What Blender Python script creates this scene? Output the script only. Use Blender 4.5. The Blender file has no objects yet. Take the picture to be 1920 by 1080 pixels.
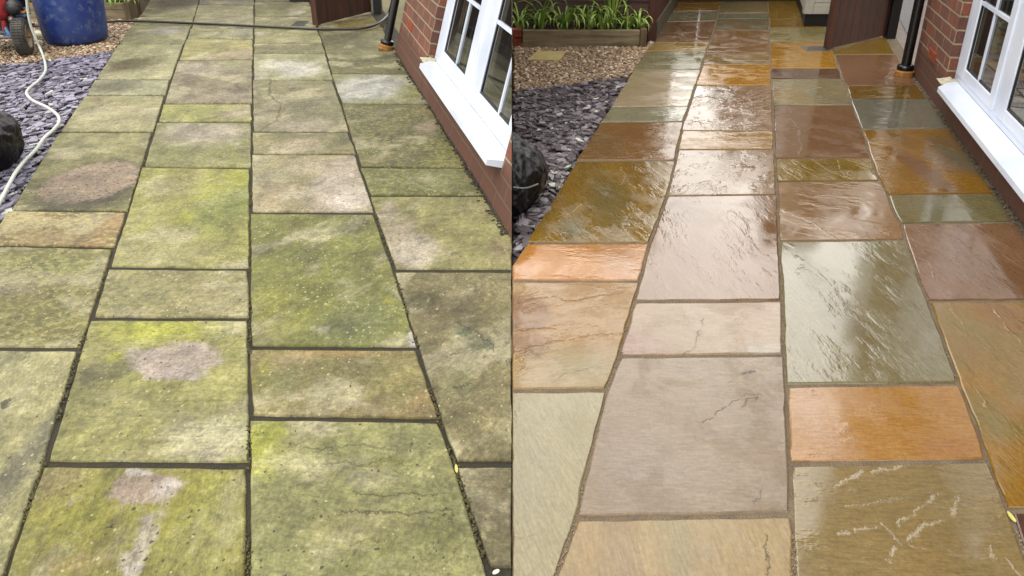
import bpy, bmesh, math, random
from mathutils import Vector, Matrix, noise as mnoise
R = math.radians
sc = bpy.context.scene
C = sc.collection
rnd = random.Random(7)

# ---------------------------------------------------------------- camera, sky, sun, exposure
FPX, HZ, CH = 1600.0, 828.0, 1.6            # focal length and horizon height in photo pixels, camera height in metres
PITCH = math.atan(HZ / FPX)
cd = bpy.data.cameras.new('camera')
cam = bpy.data.objects.new('camera', cd); C.objects.link(cam)
cam.location = (0, 0, CH); cam.rotation_euler = (R(90) - PITCH, 0, 0)
cd.sensor_width = 36; cd.lens = 36 * FPX / 1920; cd.clip_start = .05; cd.clip_end = 2000
sc.camera = cam

SUN_EL, SUN_AZ = R(52), R(215)              # azimuth clockwise from +Y
world = bpy.data.worlds.new('World'); sc.world = world; world.use_nodes = True
wn = world.node_tree; wn.nodes.clear()
sky = wn.nodes.new('ShaderNodeTexSky'); sky.sky_type = 'NISHITA'; sky.sun_disc = False
sky.sun_elevation = SUN_EL; sky.sun_rotation = SUN_AZ; sky.dust_density = 4; sky.air_density = 1.2
tc = wn.nodes.new('ShaderNodeTexCoord')
cn = wn.nodes.new('ShaderNodeTexNoise'); cn.inputs['Scale'].default_value = 2.6; cn.inputs['Detail'].default_value = 6
wn.links.new(tc.outputs['Generated'], cn.inputs['Vector'])
cr = wn.nodes.new('ShaderNodeMapRange'); cr.inputs['From Min'].default_value = .35; cr.inputs['From Max'].default_value = .62; cr.inputs['To Min'].default_value = .6
wn.links.new(cn.outputs['Fac'], cr.inputs['Value'])
hs = wn.nodes.new('ShaderNodeHueSaturation'); hs.inputs['Saturation'].default_value = .3
wn.links.new(sky.outputs['Color'], hs.inputs['Color'])
cm = wn.nodes.new('ShaderNodeMix'); cm.data_type = 'RGBA'
cm.inputs[7].default_value = (21.0, 20.3, 18.9, 1)
wn.links.new(cr.outputs['Result'], cm.inputs[0]); wn.links.new(hs.outputs['Color'], cm.inputs[6])
# the cloud is thinner and brighter low over the far end of the gardens
sx_ = wn.nodes.new('ShaderNodeVectorMath'); sx_.operation = 'DOT_PRODUCT'; wn.links.new(tc.outputs['Generated'], sx_.inputs[0]); sx_.inputs[1].default_value = (.12, .90, .42)
gr_ = wn.nodes.new('ShaderNodeMapRange'); wn.links.new(sx_.outputs['Value'], gr_.inputs['Value'])
for i_, v_ in enumerate((.35, 1.0, .8, 1.4)): gr_.inputs[i_ + 1].default_value = v_
ml_ = wn.nodes.new('ShaderNodeVectorMath'); ml_.operation = 'SCALE'; wn.links.new(cm.outputs[2], ml_.inputs[0]); wn.links.new(gr_.outputs['Result'], ml_.inputs['Scale'])
bg = wn.nodes.new('ShaderNodeBackground'); bg.inputs['Strength'].default_value = .11
wo = wn.nodes.new('ShaderNodeOutputWorld')
wn.links.new(ml_.outputs[0], bg.inputs['Color']); wn.links.new(bg.outputs['Background'], wo.inputs['Surface'])

sl = bpy.data.lights.new('sun', 'SUN'); sl.energy = 1.2; sl.angle = R(14); sl.color = (1, .95, .88)
sun = bpy.data.objects.new('sun', sl); C.objects.link(sun)
sd = Vector((math.sin(SUN_AZ) * math.cos(SUN_EL), math.cos(SUN_AZ) * math.cos(SUN_EL), math.sin(SUN_EL)))
sun.rotation_euler = sd.to_track_quat('Z', 'Y').to_euler()
sc.view_settings.view_transform = 'Standard'; sc.view_settings.look = 'None'
sc.view_settings.gamma = 1; sc.view_settings.use_curve_mapping = False
sc.view_settings.exposure = 0.5

# ---------------------------------------------------------------- layout helpers
cP, sP = math.cos(PITCH), math.sin(PITCH)
def ray(px, py):
    X = (px - 960) / FPX; Y = (540 - py) / FPX
    return Vector((X, cP + Y * sP, Y * cP - sP))
def G(px, py, z=0.0):
    r = ray(px, py); return Vector((0, 0, CH)) + r * ((z - CH) / r.z)
def atY(px, py, Y):
    r = ray(px, py); return Vector((0, 0, CH)) + r * (Y / r.y)
def ppm(py):                                # photo pixels per metre sideways, on the ground
    return cP * (py + HZ - 540) / CH
def topx(p):
    d = p - Vector((0, 0, CH)); y = d.y * sP + d.z * cP; z = d.y * cP - d.z * sP
    return 960 + FPX * d.x / z, 540 - FPX * y / z
STR = 1.42                                  # the gardens run deeper than they are wide by this much

# ---------------------------------------------------------------- object helpers
def tag(o, label=None, cat=None, group=None, kind=None):
    if label: o['label'] = label
    if cat: o['category'] = cat
    if group: o['group'] = group
    if kind: o['kind'] = kind
    return o
def emp(name, loc, label=None, cat=None, group=None, kind=None, mw=None):
    o = bpy.data.objects.new(name, None); C.objects.link(o)
    if mw is not None: o.matrix_world = mw
    else: o.location = loc
    o.empty_display_size = .1
    return tag(o, label, cat, group, kind)
def M4(o):
    return o.matrix_basis.copy()
class MB:
    """collects shapes in world (or parent) coordinates, builds one mesh object"""
    def __init__(s): s.v = []; s.f = []; s.sm = []
    def add(s, v, f, smooth=False):
        b = len(s.v); s.v += [tuple(p) for p in v]; s.f += [tuple(i + b for i in q) for q in f]; s.sm += [smooth] * len(f)
        return s
    def box(s, a, b, mat=None):
        x0, y0, z0 = a; x1, y1, z1 = b
        v = [Vector(p) for p in ((x0,y0,z0),(x1,y0,z0),(x1,y1,z0),(x0,y1,z0),(x0,y0,z1),(x1,y0,z1),(x1,y1,z1),(x0,y1,z1))]
        if mat is not None: v = [mat @ p for p in v]
        return s.add(v, [(0,3,2,1),(4,5,6,7),(0,1,5,4),(1,2,6,5),(2,3,7,6),(3,0,4,7)])
    def slab(s, poly, z0, z1):
        n = len(poly)
        v = [(p[0], p[1], z0) for p in poly] + [(p[0], p[1], z1) for p in poly]
        return s.add(v, [tuple(range(n))[::-1], tuple(range(n, 2*n))] + [(i, (i+1) % n, n+(i+1) % n, n+i) for i in range(n)])
    def bar(s, a, b, w, h, up=Vector((0,0,1))):
        """box beam from a to b, w sideways, h along up, centred"""
        a, b = Vector(a), Vector(b); d = (b - a).normalized(); sx = d.cross(up).normalized(); uz = sx.cross(d)
        v = [p + sx * (i * w / 2) + uz * (j * h / 2) for p in (a, b) for i, j in ((-1,-1),(1,-1),(1,1),(-1,1))]
        return s.add(v, [(3,2,1,0),(4,5,6,7),(0,1,5,4),(1,2,6,5),(2,3,7,6),(3,0,4,7)])
    def tube(s, pts, r, seg=8, cap=True):
        pts = [Vector(p) for p in pts]; n = len(pts); rr = r if isinstance(r, (list, tuple)) else [r] * n
        v = []; t0 = None; nx = None
        for i, p in enumerate(pts):
            t = (pts[min(i+1, n-1)] - pts[max(i-1, 0)]).normalized()
            if nx is None:
                a = Vector((0,0,1)) if abs(t.z) < .9 else Vector((1,0,0)); nx = t.cross(a).normalized()
            else: nx = (nx - t * nx.dot(t)).normalized()
            ny = t.cross(nx)
            for k in range(seg):
                a = 2 * math.pi * k / seg; v.append(p + (nx * math.cos(a) + ny * math.sin(a)) * rr[i])
        f = [(i*seg+k, i*seg+(k+1) % seg, (i+1)*seg+(k+1) % seg, (i+1)*seg+k) for i in range(n-1) for k in range(seg)]
        s.add(v, f, True)
        if cap: s.add(v[:seg], [tuple(range(seg))[::-1]]); s.add(v[-seg:], [tuple(range(seg))])
        return s
    def lathe(s, c, prof, seg=32, axis=None, jit=0):
        """prof = [(radius, height)], c centre, axis direction"""
        ax = Vector(axis or (0,0,1)).normalized(); a = Vector((0,0,1)) if abs(ax.z) < .9 else Vector((1,0,0))
        nx = ax.cross(a).normalized(); ny = ax.cross(nx); c = Vector(c); v = []
        for r, h in prof:
            for k in range(seg):
                t = 2 * math.pi * k / seg; v.append(c + ax * h + (nx * math.cos(t) + ny * math.sin(t)) * r)
        n = len(prof)
        f = [(i*seg+k, i*seg+(k+1) % seg, (i+1)*seg+(k+1) % seg, (i+1)*seg+k) for i in range(n-1) for k in range(seg)]
        return s.add(v, f, True)
    def build(s, name, mat, parent=None, clip=0, bevel=0, loc=None):
        me = bpy.data.meshes.new(name); bm = bmesh.new()
        vs = [bm.verts.new(p) for p in s.v]
        for q, sm in zip(s.f, s.sm):
            try: fc = bm.faces.new([vs[i] for i in q]); fc.smooth = sm
            except ValueError: pass
        pm = M4(parent) if parent is not None and s.local else Matrix()
        if parent is not None and not s.local:
            inv = M4(parent).inverted(); bmesh.ops.transform(bm, matrix=inv, verts=bm.verts); pm = M4(parent)
        bmesh.ops.recalc_face_normals(bm, faces=bm.faces)
        if clip:
            inv = pm.inverted()
            co = inv @ Vector((-.0015 * clip * -1, 0, 0)); no = (inv.to_3x3() @ Vector((-clip, 0, 0))).normalized()
            g = bm.verts[:] + bm.edges[:] + bm.faces[:]
            r = bmesh.ops.bisect_plane(bm, geom=g, plane_co=co, plane_no=no, clear_outer=True)
            ed = [e for e in r['geom_cut'] if isinstance(e, bmesh.types.BMEdge) and e.is_boundary]
            if ed:
                try: bmesh.ops.holes_fill(bm, edges=ed, sides=0)
                except Exception: pass
        bm.to_mesh(me); bm.free()
        o = bpy.data.objects.new(name, me); C.objects.link(o)
        if mat: me.materials.append(mat)
        if parent is not None: o.parent = parent
        elif loc is not None:
            l = Vector(loc); me.transform(Matrix.Translation(-l)); o.location = l
        if bevel:
            m = o.modifiers.new('bevel', 'BEVEL'); m.width = bevel; m.segments = 2; m.limit_method = 'ANGLE'
        return o
    local = False
def LB():
    m = MB(); m.local = True; return m
def smooth_pts(P, n=6):
    P = [Vector(p) for p in P]; out = []
    for i in range(len(P) - 1):
        a, b, c, d = P[max(i-1, 0)], P[i], P[i+1], P[min(i+2, len(P)-1)]
        for k in range(n):
            t = k / n
            out.append(.5 * ((2*b) + (c-a)*t + (2*a-5*b+4*c-d)*t*t + (3*b-a-3*c+d)*t**3))
    return out + [P[-1]]

# ---------------------------------------------------------------- material helpers
def lin(c, k=1.0):
    k *= .7
    return tuple(k * ((x/255/12.92) if x <= 10 else ((x/255+.055)/1.055)**2.4) for x in c)
class NT:
    def __init__(s, name):
        s.m = bpy.data.materials.new(name); s.m.use_nodes = True; s.t = s.m.node_tree; s.t.nodes.clear()
        s.out = s.t.nodes.new('ShaderNodeOutputMaterial'); s.b = s.t.nodes.new('ShaderNodeBsdfPrincipled')
        s.t.links.new(s.b.outputs[0], s.out.inputs[0])
    def n(s, t): return s.t.nodes.new('ShaderNode' + t)
    def put(s, sock, v):
        if isinstance(v, bpy.types.NodeSocket): s.t.links.new(v, sock)
        elif isinstance(v, (tuple, list)) and sock.type == 'RGBA': sock.default_value = tuple(v)[:3] + (1,)
        else: sock.default_value = v
    def set(s, **k):
        for a, v in k.items(): s.put(s.b.inputs[a.replace('_', ' ')], v)
        return s
    def math(s, op, a, b=0.0, c=None):
        x = s.n('Math'); x.operation = op; s.put(x.inputs[0], a); s.put(x.inputs[1], b)
        if c is not None: s.put(x.inputs[2], c)
        return x.outputs[0]
    def vm(s, op, a, b=(0,0,0)):
        x = s.n('VectorMath'); x.operation = op; s.put(x.inputs[0], a)
        if op == 'SCALE': s.put(x.inputs['Scale'], b)
        elif op != 'LENGTH': s.put(x.inputs[1], b)
        return x.outputs['Value'] if op in ('LENGTH', 'DOT_PRODUCT', 'DISTANCE') else x.outputs['Vector']
    def obj(s): return s.n('TexCoord').outputs['Object']
    def island(s): return s.n('NewGeometry').outputs['Random Per Island']
    def mp(s, v, sc=(1,1,1), rot=0.0, off=(0,0,0)):
        if rot:                                             # turn first, then stretch
            r_ = s.n('Mapping'); s.put(r_.inputs[0], v); r_.inputs['Rotation'].default_value = (0, 0, rot); v = r_.outputs[0]
        x = s.n('Mapping'); s.put(x.inputs[0], v); x.inputs['Scale'].default_value = sc; x.inputs['Location'].default_value = off
        return x.outputs[0]
    def noise(s, v, scale, det=4, rough=.55, dist=0.0, col=False):
        x = s.n('TexNoise'); s.put(x.inputs['Vector'], v); x.inputs['Scale'].default_value = scale
        x.inputs['Detail'].default_value = det; x.inputs['Roughness'].default_value = rough; x.inputs['Distortion'].default_value = dist
        return x.outputs['Color' if col else 'Fac']
    def voro(s, v, scale, rand=1.0):
        x = s.n('TexVoronoi'); s.put(x.inputs['Vector'], v); x.inputs['Scale'].default_value = scale
        return x.outputs['Distance'], x.outputs['Color']
    def mr(s, v, a, b, c=0.0, d=1.0, smooth=True):
        x = s.n('MapRange'); x.interpolation_type = 'SMOOTHSTEP' if smooth else 'LINEAR'; x.clamp = True if not smooth else True
        s.put(x.inputs[0], v); s.put(x.inputs[1], a); s.put(x.inputs[2], b); s.put(x.inputs[3], c); s.put(x.inputs[4], d)
        return x.outputs[0]
    def mix(s, f, a, b, mode='MIX'):
        x = s.n('Mix'); x.data_type = 'RGBA'; x.blend_type = mode; s.put(x.inputs[0], f); s.put(x.inputs[6], a); s.put(x.inputs[7], b)
        return x.outputs[2]
    def bump(s, h, strength=.5, dist=.01, nrm=None):
        x = s.n('Bump'); s.put(x.inputs['Height'], h); x.inputs['Strength'].default_value = strength; x.inputs['Distance'].default_value = dist
        if nrm is not None: s.put(x.inputs['Normal'], nrm)
        s.put(s.b.inputs['Normal'], x.outputs[0]); return x.outputs[0]
def simple(name, col, rough=.5, k=1.0, var=.15, scale=12, bump=0.0, metal=0.0, sc=(1,1,1), spec=.5):
    """a painted, rusted or plastic surface with mottled colour and dirt"""
    t = NT(name); v = t.mp(t.obj(), sc); a = lin(col, k)
    f = t.noise(v, scale, 6, .6); g = t.noise(v, scale * 7, 3)
    c = t.mix(t.mr(f, .3, .7), tuple(x * (1 - var) for x in a), tuple(min(1, x * (1 + var)) for x in a))
    t.set(Base_Color=c, Roughness=t.mr(g, .3, .7, rough * .8, min(1, rough * 1.2)), Metallic=metal, Specular_IOR_Level=spec)
    if bump: t.bump(f, bump, .01)
    return t.m

# line segment distance as a node group, for cracks, ridges and their painted glints in the stone
grp = bpy.data.node_groups.new('segment', 'ShaderNodeTree')
for nm, tp, io in (('P','NodeSocketVector','INPUT'),('A','NodeSocketVector','INPUT'),('B','NodeSocketVector','INPUT'),('D','NodeSocketFloat','OUTPUT')):
    grp.interface.new_socket(nm, in_out=io, socket_type=tp)
gi = grp.nodes.new('NodeGroupInput'); go = grp.nodes.new('NodeGroupOutput')
def _v(op, a, b=None):
    x = grp.nodes.new('ShaderNodeVectorMath'); x.operation = op; grp.links.new(a, x.inputs[0])
    if b is not None: grp.links.new(b, x.inputs['Scale'] if op == 'SCALE' else x.inputs[1])
    return x
pa = _v('SUBTRACT', gi.outputs[0], gi.outputs[1]).outputs[0]; ba = _v('SUBTRACT', gi.outputs[2], gi.outputs[1]).outputs[0]
d1 = _v('DOT_PRODUCT', pa, ba).outputs['Value']; d2 = _v('DOT_PRODUCT', ba, ba).outputs['Value']
dv = grp.nodes.new('ShaderNodeMath'); dv.operation = 'DIVIDE'; dv.use_clamp = True; grp.links.new(d1, dv.inputs[0]); grp.links.new(d2, dv.inputs[1])
sb = _v('SUBTRACT', pa, _v('SCALE', ba, dv.outputs[0]).outputs[0]).outputs[0]
grp.links.new(_v('LENGTH', sb).outputs['Value'], go.inputs[0])

def stone(name, ctr, wet, base, alt, third, patches=(), lines=(), ang=0.0, riv=1.0, moss=.5, speck=.5, gloss=1.0, seed=0, kk=None, blk=.4, grit=None, lich=0):
    """riven sandstone; base/alt/third are colours of the stone or of the algae on it; patches and lines sit where the photo has them"""
    t = NT(name); k = kk or (KW if wet else KD); o = t.obj()
    off = (seed * 3.17 % 50, seed * 7.31 % 50, seed * 1.7 % 10)
    p2 = t.mp(o, (1, 1 / STR, 1), 0, off)
    warp = t.vm('SCALE', t.vm('SUBTRACT', t.noise(p2, 14, 5, .65, col=True), (.5, .5, .5)), .1 if wet else .15)
    warp2 = t.vm('SCALE', t.vm('SUBTRACT', t.noise(p2, 45, 4, .7, col=True), (.5, .5, .5)), .035)
    pd = t.mp(p2, (1.0, 4.5, 1), ang)                   # grain running along ang
    big = t.noise(p2, 3.2, 6, .6, 1.0); med = t.noise(pd, 7, 8, .65, .6); fin = t.noise(p2, 90, 5, .75)
    gr = t.noise(t.mp(p2, (1, 7, 1), ang), 22, 6, .7)
    if wet: base, alt, third = [tuple(max(12, m_ + (x - m_) * 1.06 + w_) for x, w_ in zip(q_, (3, 0, -5))) for q_ in (base, alt, third) for m_ in (sum(q_) / 3,)]
    B, A, T = lin(base, k), lin(alt, k), lin(third, k)
    c = t.mix(t.mr(big, .42, .58), B, A)
    c = t.mix(t.mr(med, .5, .68, 0, moss), c, T)
    pw = t.vm('ADD', o, t.vm('ADD', warp, warp2)); rag = t.math('MULTIPLY', t.math('SUBTRACT', t.noise(p2, 22, 8, .78), .5), 0.8 if not wet else .4)
    if not wet:
        c = t.mix(t.mr(t.math('ADD', t.noise(t.mp(p2, (1, 1.6, 1), ang, (3, 5, 0)), 3.0, 4, .5), t.math('MULTIPLY', rag, .12)), .53, .62, 0, .65), c, lin((200, 192, 156), k))
    for (px, py, rx, ry, col, st, soft) in patches:
        q = G(px, py); lc = (q.x - ctr.x, q.y - ctr.y, 0)
        rxm = rx / ppm(py); rym = abs(G(px, py - ry).y - G(px, py + ry).y) / 2
        d = t.vm('LENGTH', t.vm('MULTIPLY', t.vm('SUBTRACT', pw, lc), (1 / rxm, 1 / rym, 0)))
        d = t.math('ADD', d, rag)
        c = t.mix(t.mr(d, 1 + soft, max(0, 1 - soft), 0, st), c, lin(col, k))
    am = .3 if not wet else .3
    c = t.mix(1.0, c, t.mr(gr, .25, .75, 1 - am, 1 + am, False), 'MULTIPLY')
    c = t.mix(1.0, c, t.mr(fin, .38, .62, .80 if not wet else .88, 1.20 if not wet else 1.12, False), 'MULTIPLY')
    h = t.math('ADD', t.math('MULTIPLY', med, .5), t.math('MULTIPLY', fin, .1))
    pw2 = t.vm('ADD', p2, t.vm('SCALE', warp2, .5))
    if not wet:
        fz = t.noise(p2, 30, 5, .8)
        c = t.mix(t.mr(fz, .54, .64, 0, .4), c, lin((84, 80, 48), k))
        c = t.mix(t.mr(fz, .45, .36, 0, .4), c, lin((212, 206, 160), k))
        c = t.mix(t.mr(t.noise(t.mp(p2, (1, 3, 1), ang, (7, 2, 0)), 5, 8, .75), .52, .66, 0, .35), c, lin((104, 100, 66), k))
        c = t.mix(t.mr(t.noise(t.mp(p2, (1, 2, 1), ang, (1, 8, 0)), 4, 7, .7), .56, .72, 0, .5), c, lin((190, 182, 146), k))
        c = t.mix(1.0, c, t.mr(t.noise(p2, 6.5, 9, .7, .4), .33, .67, .55, 1.4, False), 'MULTIPLY')
        c = t.mix(1.0, c, t.mr(t.noise(p2, 48, 6, .8), .38, .62, .77, 1.23, False), 'MULTIPLY')
        if lich:
            c = t.mix(t.mr(t.noise(t.mp(p2, (1, 1.5, 1)), 30, 4, .6), .52, .57, 0, t.mr(t.noise(p2, 4, 3), .35, .6, lich * .3, lich)), c, lin((214, 202, 134), k))
        if grit:
            gx, gy, grx, gry = grit; q = G(gx, gy); d = t.vm('LENGTH', t.vm('MULTIPLY', t.vm('SUBTRACT', pw, (q.x - ctr.x, q.y - ctr.y, 0)), (ppm(gy) / grx, 2 / abs(G(gx, gy - gry).y - G(gx, gy + gry).y), 0)))
            gv, gc = t.voro(t.mp(pw2, (1, 2.2, 1), .3), 46); gr2 = t.n('SeparateColor'); t.put(gr2.inputs[0], gc)
            mk = t.math('MULTIPLY', t.math('LESS_THAN', gv, t.math('MULTIPLY', gr2.outputs[1], .5)), t.math('LESS_THAN', gr2.outputs[0], .62))
            c = t.mix(t.math('MULTIPLY', mk, t.mr(d, 1.05, .9, 0, .8)), c, lin((62, 48, 36), k))
        vd, vc = t.voro(pw2, 46); vr = t.n('SeparateColor'); t.put(vr.inputs[0], vc)
        mk = t.math('MULTIPLY', t.math('LESS_THAN', vd, t.math('MULTIPLY', vr.outputs[1], .21)), t.math('LESS_THAN', vr.outputs[0], t.math('MULTIPLY', t.mr(t.noise(p2, 3.5, 4), .40, .62, .1, 1), 1.5 * blk)))
        mk = t.math('MULTIPLY', mk, .8)
        c = t.mix(mk, c, lin((52, 48, 36), k))
        vd, vc = t.voro(t.vm('ADD', p2, (3.3, 1.1, 0)), 70); vr = t.n('SeparateColor'); t.put(vr.inputs[0], vc)
        pm = t.mr(t.noise(p2, 5, 3), .42, .62, .15, 1)
        mk = t.math('MULTIPLY', t.math('LESS_THAN', vd, t.math('MULTIPLY', vr.outputs[1], .36)), t.math('LESS_THAN', vr.outputs[0], t.math('MULTIPLY', pm, .42 * speck)))
        c = t.mix(t.math('MULTIPLY', mk, .7), c, lin((222, 214, 165), k))
    lw = t.vm('ADD', o, t.vm('ADD', t.vm('SCALE', warp, .55), warp2))
    ridge = None
    brk = t.mr(t.noise(p2, 28, 5, .7), .40, .54) if (lines and wet) else None
    for (pts, wd, col, st, bh) in lines:
        dm = None; pale = wet and bh > 0  # light-coloured lines on wet stone are ridge glints painted into the colour
        if pale: wd = wd * .55
        for a, b in zip(pts[:-1], pts[1:]):
            g = t.n('Group'); g.node_tree = grp; t.put(g.inputs[0], t.vm('MULTIPLY', lw, (1, 1 / STR, 0)))
            qa, qb = G(*a) - ctr, G(*b) - ctr
            g.inputs[1].default_value = (qa.x, qa.y / STR, 0); g.inputs[2].default_value = (qb.x, qb.y / STR, 0)
            dm = g.outputs[0] if dm is None else t.math('MINIMUM', dm, g.outputs[0])
        m = t.mr(dm, wd, wd * .25, 0, 1)
        if pale: m = t.math('MULTIPLY', m, brk)
        if col: c = t.mix(t.math('MULTIPLY', m, st), c, lin(col, k))
        if bh:
            m2 = t.mr(dm, wd * 2.0, 0, 0, bh * (.6 if pale else 1))
            if pale: m2 = t.math('MULTIPLY', m2, brk)
            ridge = m2 if ridge is None else t.math('ADD', ridge, m2)
    t.set(Base_Color=c)
    if wet:
        # cleft terraces: the stone splits in shallow steps that stand out of the film of water
        tz = t.math('MULTIPLY', t.noise(t.mp(p2, (1.0, 8.0, 1), ang, (4, 9, 0)), 2.8, 6, .6, .25), 9.0)
        st_ = t.math('ADD', t.math('FLOOR', tz), t.mr(t.math('FRACT', tz), .0, .08))
        cut = t.mr(t.noise(t.mp(p2, (1.0, 2.4, 1), ang), 3.5, 5, .65), .47, .62)
        hh = t.math('ADD', t.math('MULTIPLY', st_, t.math('MULTIPLY', cut, .10 * riv)), t.math('MULTIPLY', t.noise(p2, 40, 6, .75), .035 * (0.4 + riv)))
        hh = t.math('ADD', hh, t.math('MULTIPLY', gr, .06 * riv))
        if ridge is not None: hh = t.math('ADD', hh, ridge)
        film = t.mr(t.noise(p2, 6, 5, .65, .5), .38, .60)
        t.set(Roughness=t.mr(film, 0, 1, .24 / gloss, .055 / gloss, False), Specular_IOR_Level=.5, IOR=1.36 + .15 * gloss)
        nb = t.bump(hh, .55, .004 )
        t.set(Coat_Weight=0.0)
    else:
        hh = t.math('ADD', h, t.math('MULTIPLY', t.noise(p2, 28, 5, .7), .3))
        if ridge is not None: hh = t.math('ADD', hh, ridge)
        t.set(Roughness=.72, Specular_IOR_Level=.35)
        t.bump(hh, .55, .008)
    return t.m
KD, KW = .61, .61
# ---------------------------------------------------------------- the ground and the paving
def interp(P, y):
    if y <= P[0][1]: a, b = P[0], P[1]
    elif y >= P[-1][1]: a, b = P[-2], P[-1]
    else:
        for a, b in zip(P[:-1], P[1:]):
            if a[1] <= y <= b[1]: break
    return a[0] + (b[0] - a[0]) * (y - a[1]) / (b[1] - a[1])
LJ = [  # long joints of the mossy patio, as (x, y) of the photograph
 [(306,-40),(259,31),(247,47),(222,82),(177,149),(159,178),(110,247),(15,394),(-30,460),(-160,652),(-300,870),(-500,1200)],
 [(388,-40),(374,0),(360,47),(345,83),(320,150),(288,247),(240,395),(216,463),(150,655),(82,868),(8,1080),(-38,1200)],
 [(478,-40),(477,0),(474,150),(472.5,247),(471,315),(469,398),(468,500),(468,597),(467,650),(467,870),(464,1080),(462,1200)],
 [(570,-40),(581,4),(590,31),(596,55),(605,81),(611,100),(624.5,150),(641,197),(655,247),(663,270),(675,314),(693,367),(703,399),(739,505),(783,650),(825,787),(853,870),(914,1070),(955,1200)],
 [(660,-40),(690,15),(697,25),(720,56),(752,114),(766,138),(803,194),(875,314),(910,367),(1000,506),(1240,870),(1460,1200)]]
RJ = [
 [(1300,-40),(1271,5),(1261,20),(1247,40),(1226,80),(1212,95),(1186,132),(1145,200),(1125,229),(1080,300),(987,455),(940,526),(820,732),(540,1200)],
 [(1362,-40),(1352,5),(1346,25),(1339,55),(1331,80),(1325,95),(1314,130),(1292,198),(1281,229),(1266,300),(1251,367),(1233,415),(1217,457),(1200,526),(1187,572),(1161,668),(1136,734),(1118,807),(1082,967),(1042,1080),(1000,1200)],
 [(1438,-40),(1440,5),(1442,35),(1443,78),(1445,128),(1447,160),(1449,197),(1452,270),(1453,297),(1456,340),(1458,380),(1461,452),(1463,500),(1466,565),(1469,650),(1471,668),(1474,722),(1478,800),(1481,866),(1485,965),(1490,1080),(1495,1200)],
 [(1510,-40),(1530,20),(1547,52),(1556,78),(1563,95),(1572,128),(1578,147),(1588,162),(1598,197),(1617,242),(1632,292),(1646,330),(1664,364),(1676,395),(1691,420),(1699,450),(1730,540),(1742,564),(1770,640),(1798,720),(1835,809),(1856,870),(1891,955),(1910,1005),(1940,1080),(1990,1200)],
 [(1600,-40),(1655,60),(1661,70),(1680,102),(1720,160),(1740,185),(1779,241),(1865,363),(1902,415),(1960,500),(2300,960),(2480,1200)]]

def clip_poly(P, side):
    out = []; e = .0015
    for i in range(len(P)):
        a, b = P[i], P[(i+1) % len(P)]; ia, ib = side * a.x >= e, side * b.x >= e
        if ia: out.append(a)
        if ia != ib:
            t = (side * e - a.x) / (b.x - a.x); out.append(a.lerp(b, t))
    return out

def slab_mesh(name, P, mat, parent, ctr, tilt, dz, seed):
    rr = random.Random(seed); n = len(P); ring = []
    for i in range(n):
        a, b = P[i], P[(i+1) % n]; L = (b - a).length; k = max(2, int(L / .045)); d = (b - a) / max(L, 1e-6); nr = Vector((d.y, -d.x, 0))
        for j in range(k):
            t = j / k; q = a.lerp(b, t)
            w = mnoise.noise(Vector((q.x * 9, q.y * 7, seed))) * .0045 + mnoise.noise(Vector((q.x * 40, q.y * 30, seed + 9))) * .0034
            if 0 < j: q = q + nr * w
            elif not abs(q.x) < .01 and (b - a).normalized().dot((P[i-1] - a).normalized()) > -.8:            # knocked-off corners
                q = q + ((b - a).normalized() + (P[i-1] - a).normalized()) * (.0008 + .002 * rr.random())
            ring.append(q)
    c = sum(ring, Vector()) / len(ring); v = []; m = len(ring)
    def z(p): return dz + (p.x - ctr.x) * tilt[0] + (p.y - ctr.y) * tilt[1]
    for k, (ins, dr) in enumerate(((.0075, 0), (.003, -.0022), (0, -.007), (-.001, -.03))):
        for q in ring:
            dd = (c - q); dd.z = 0; dd.normalize()
            p = q + dd * ins; v.append((p.x - ctr.x, p.y - ctr.y, z(p) + dr))
    f = [tuple(range(m))] + [(k*m+i, (k+1)*m+i, (k+1)*m+(i+1) % m, k*m+(i+1) % m) for k in range(3) for i in range(m)]
    me = bpy.data.meshes.new(name); me.from_pydata(v, [], f); me.update()
    bm = bmesh.new(); bm.from_mesh(me); bmesh.ops.recalc_face_normals(bm, faces=bm.faces); bm.to_mesh(me); bm.free()
    if me.polygons[0].normal.z < 0: me.flip_normals()
    me.materials.append(mat)
    o = bpy.data.objects.new(name, me); C.objects.link(o); o.parent = parent; o.location = ctr
    return o

def column(J0, J1, breaks, specs, wet, side, parent, seed0, jw=.0062, jd=.016):
    for i, (sp, (ya, yb)) in enumerate(zip(specs, zip(breaks[:-1], breaks[1:]))):
        (tl, tr), (bl, br) = ya, yb
        P = [G(interp(J0, tl), tl), G(interp(J1, tr), tr), G(interp(J1, br), br), G(interp(J0, bl), bl)]
        ins = [(jw, -jd), (-jw, -jd), (-jw, jd), (jw, jd)]
        P = [p + Vector((a, b, 0)) for p, (a, b) in zip(P, ins)]
        rt_ = [G(x, y) + Vector((-jw, 0, 0)) for x, y in J1 if tr + 4 < y < br - 4]
        lt_ = [G(x, y) + Vector((jw, 0, 0)) for x, y in J0 if tl + 4 < y < bl - 4]
        P = [P[0], P[1]] + rt_ + [P[2], P[3]] + lt_[::-1]
        P = P[::-1]
        P = clip_poly(P, side)
        if len(P) < 3: continue
        ctr = sum(P, Vector()) / len(P); ctr.z = 0
        seed = seed0 + i; rr = random.Random(seed)
        base, alt, third, pat, lines, kw = (list(sp) + [(), (), {}])[:6] if len(sp) < 6 else sp
        kw = dict(kw); lab = kw.pop('label', None)
        m = stone('stone_wet' if wet else 'stone_mossy', ctr, wet, base, alt, third, pat, lines, seed=seed, **kw)
        tl_ = (rr.uniform(-1, 1) * (.004 if wet else .006), rr.uniform(-1, 1) * (.003 if wet else .005))
        o = slab_mesh('paving_slab', P, m, parent, ctr, tl_, rr.uniform(-.001, .0015), seed)
        if lab: o['label'] = lab

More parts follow.
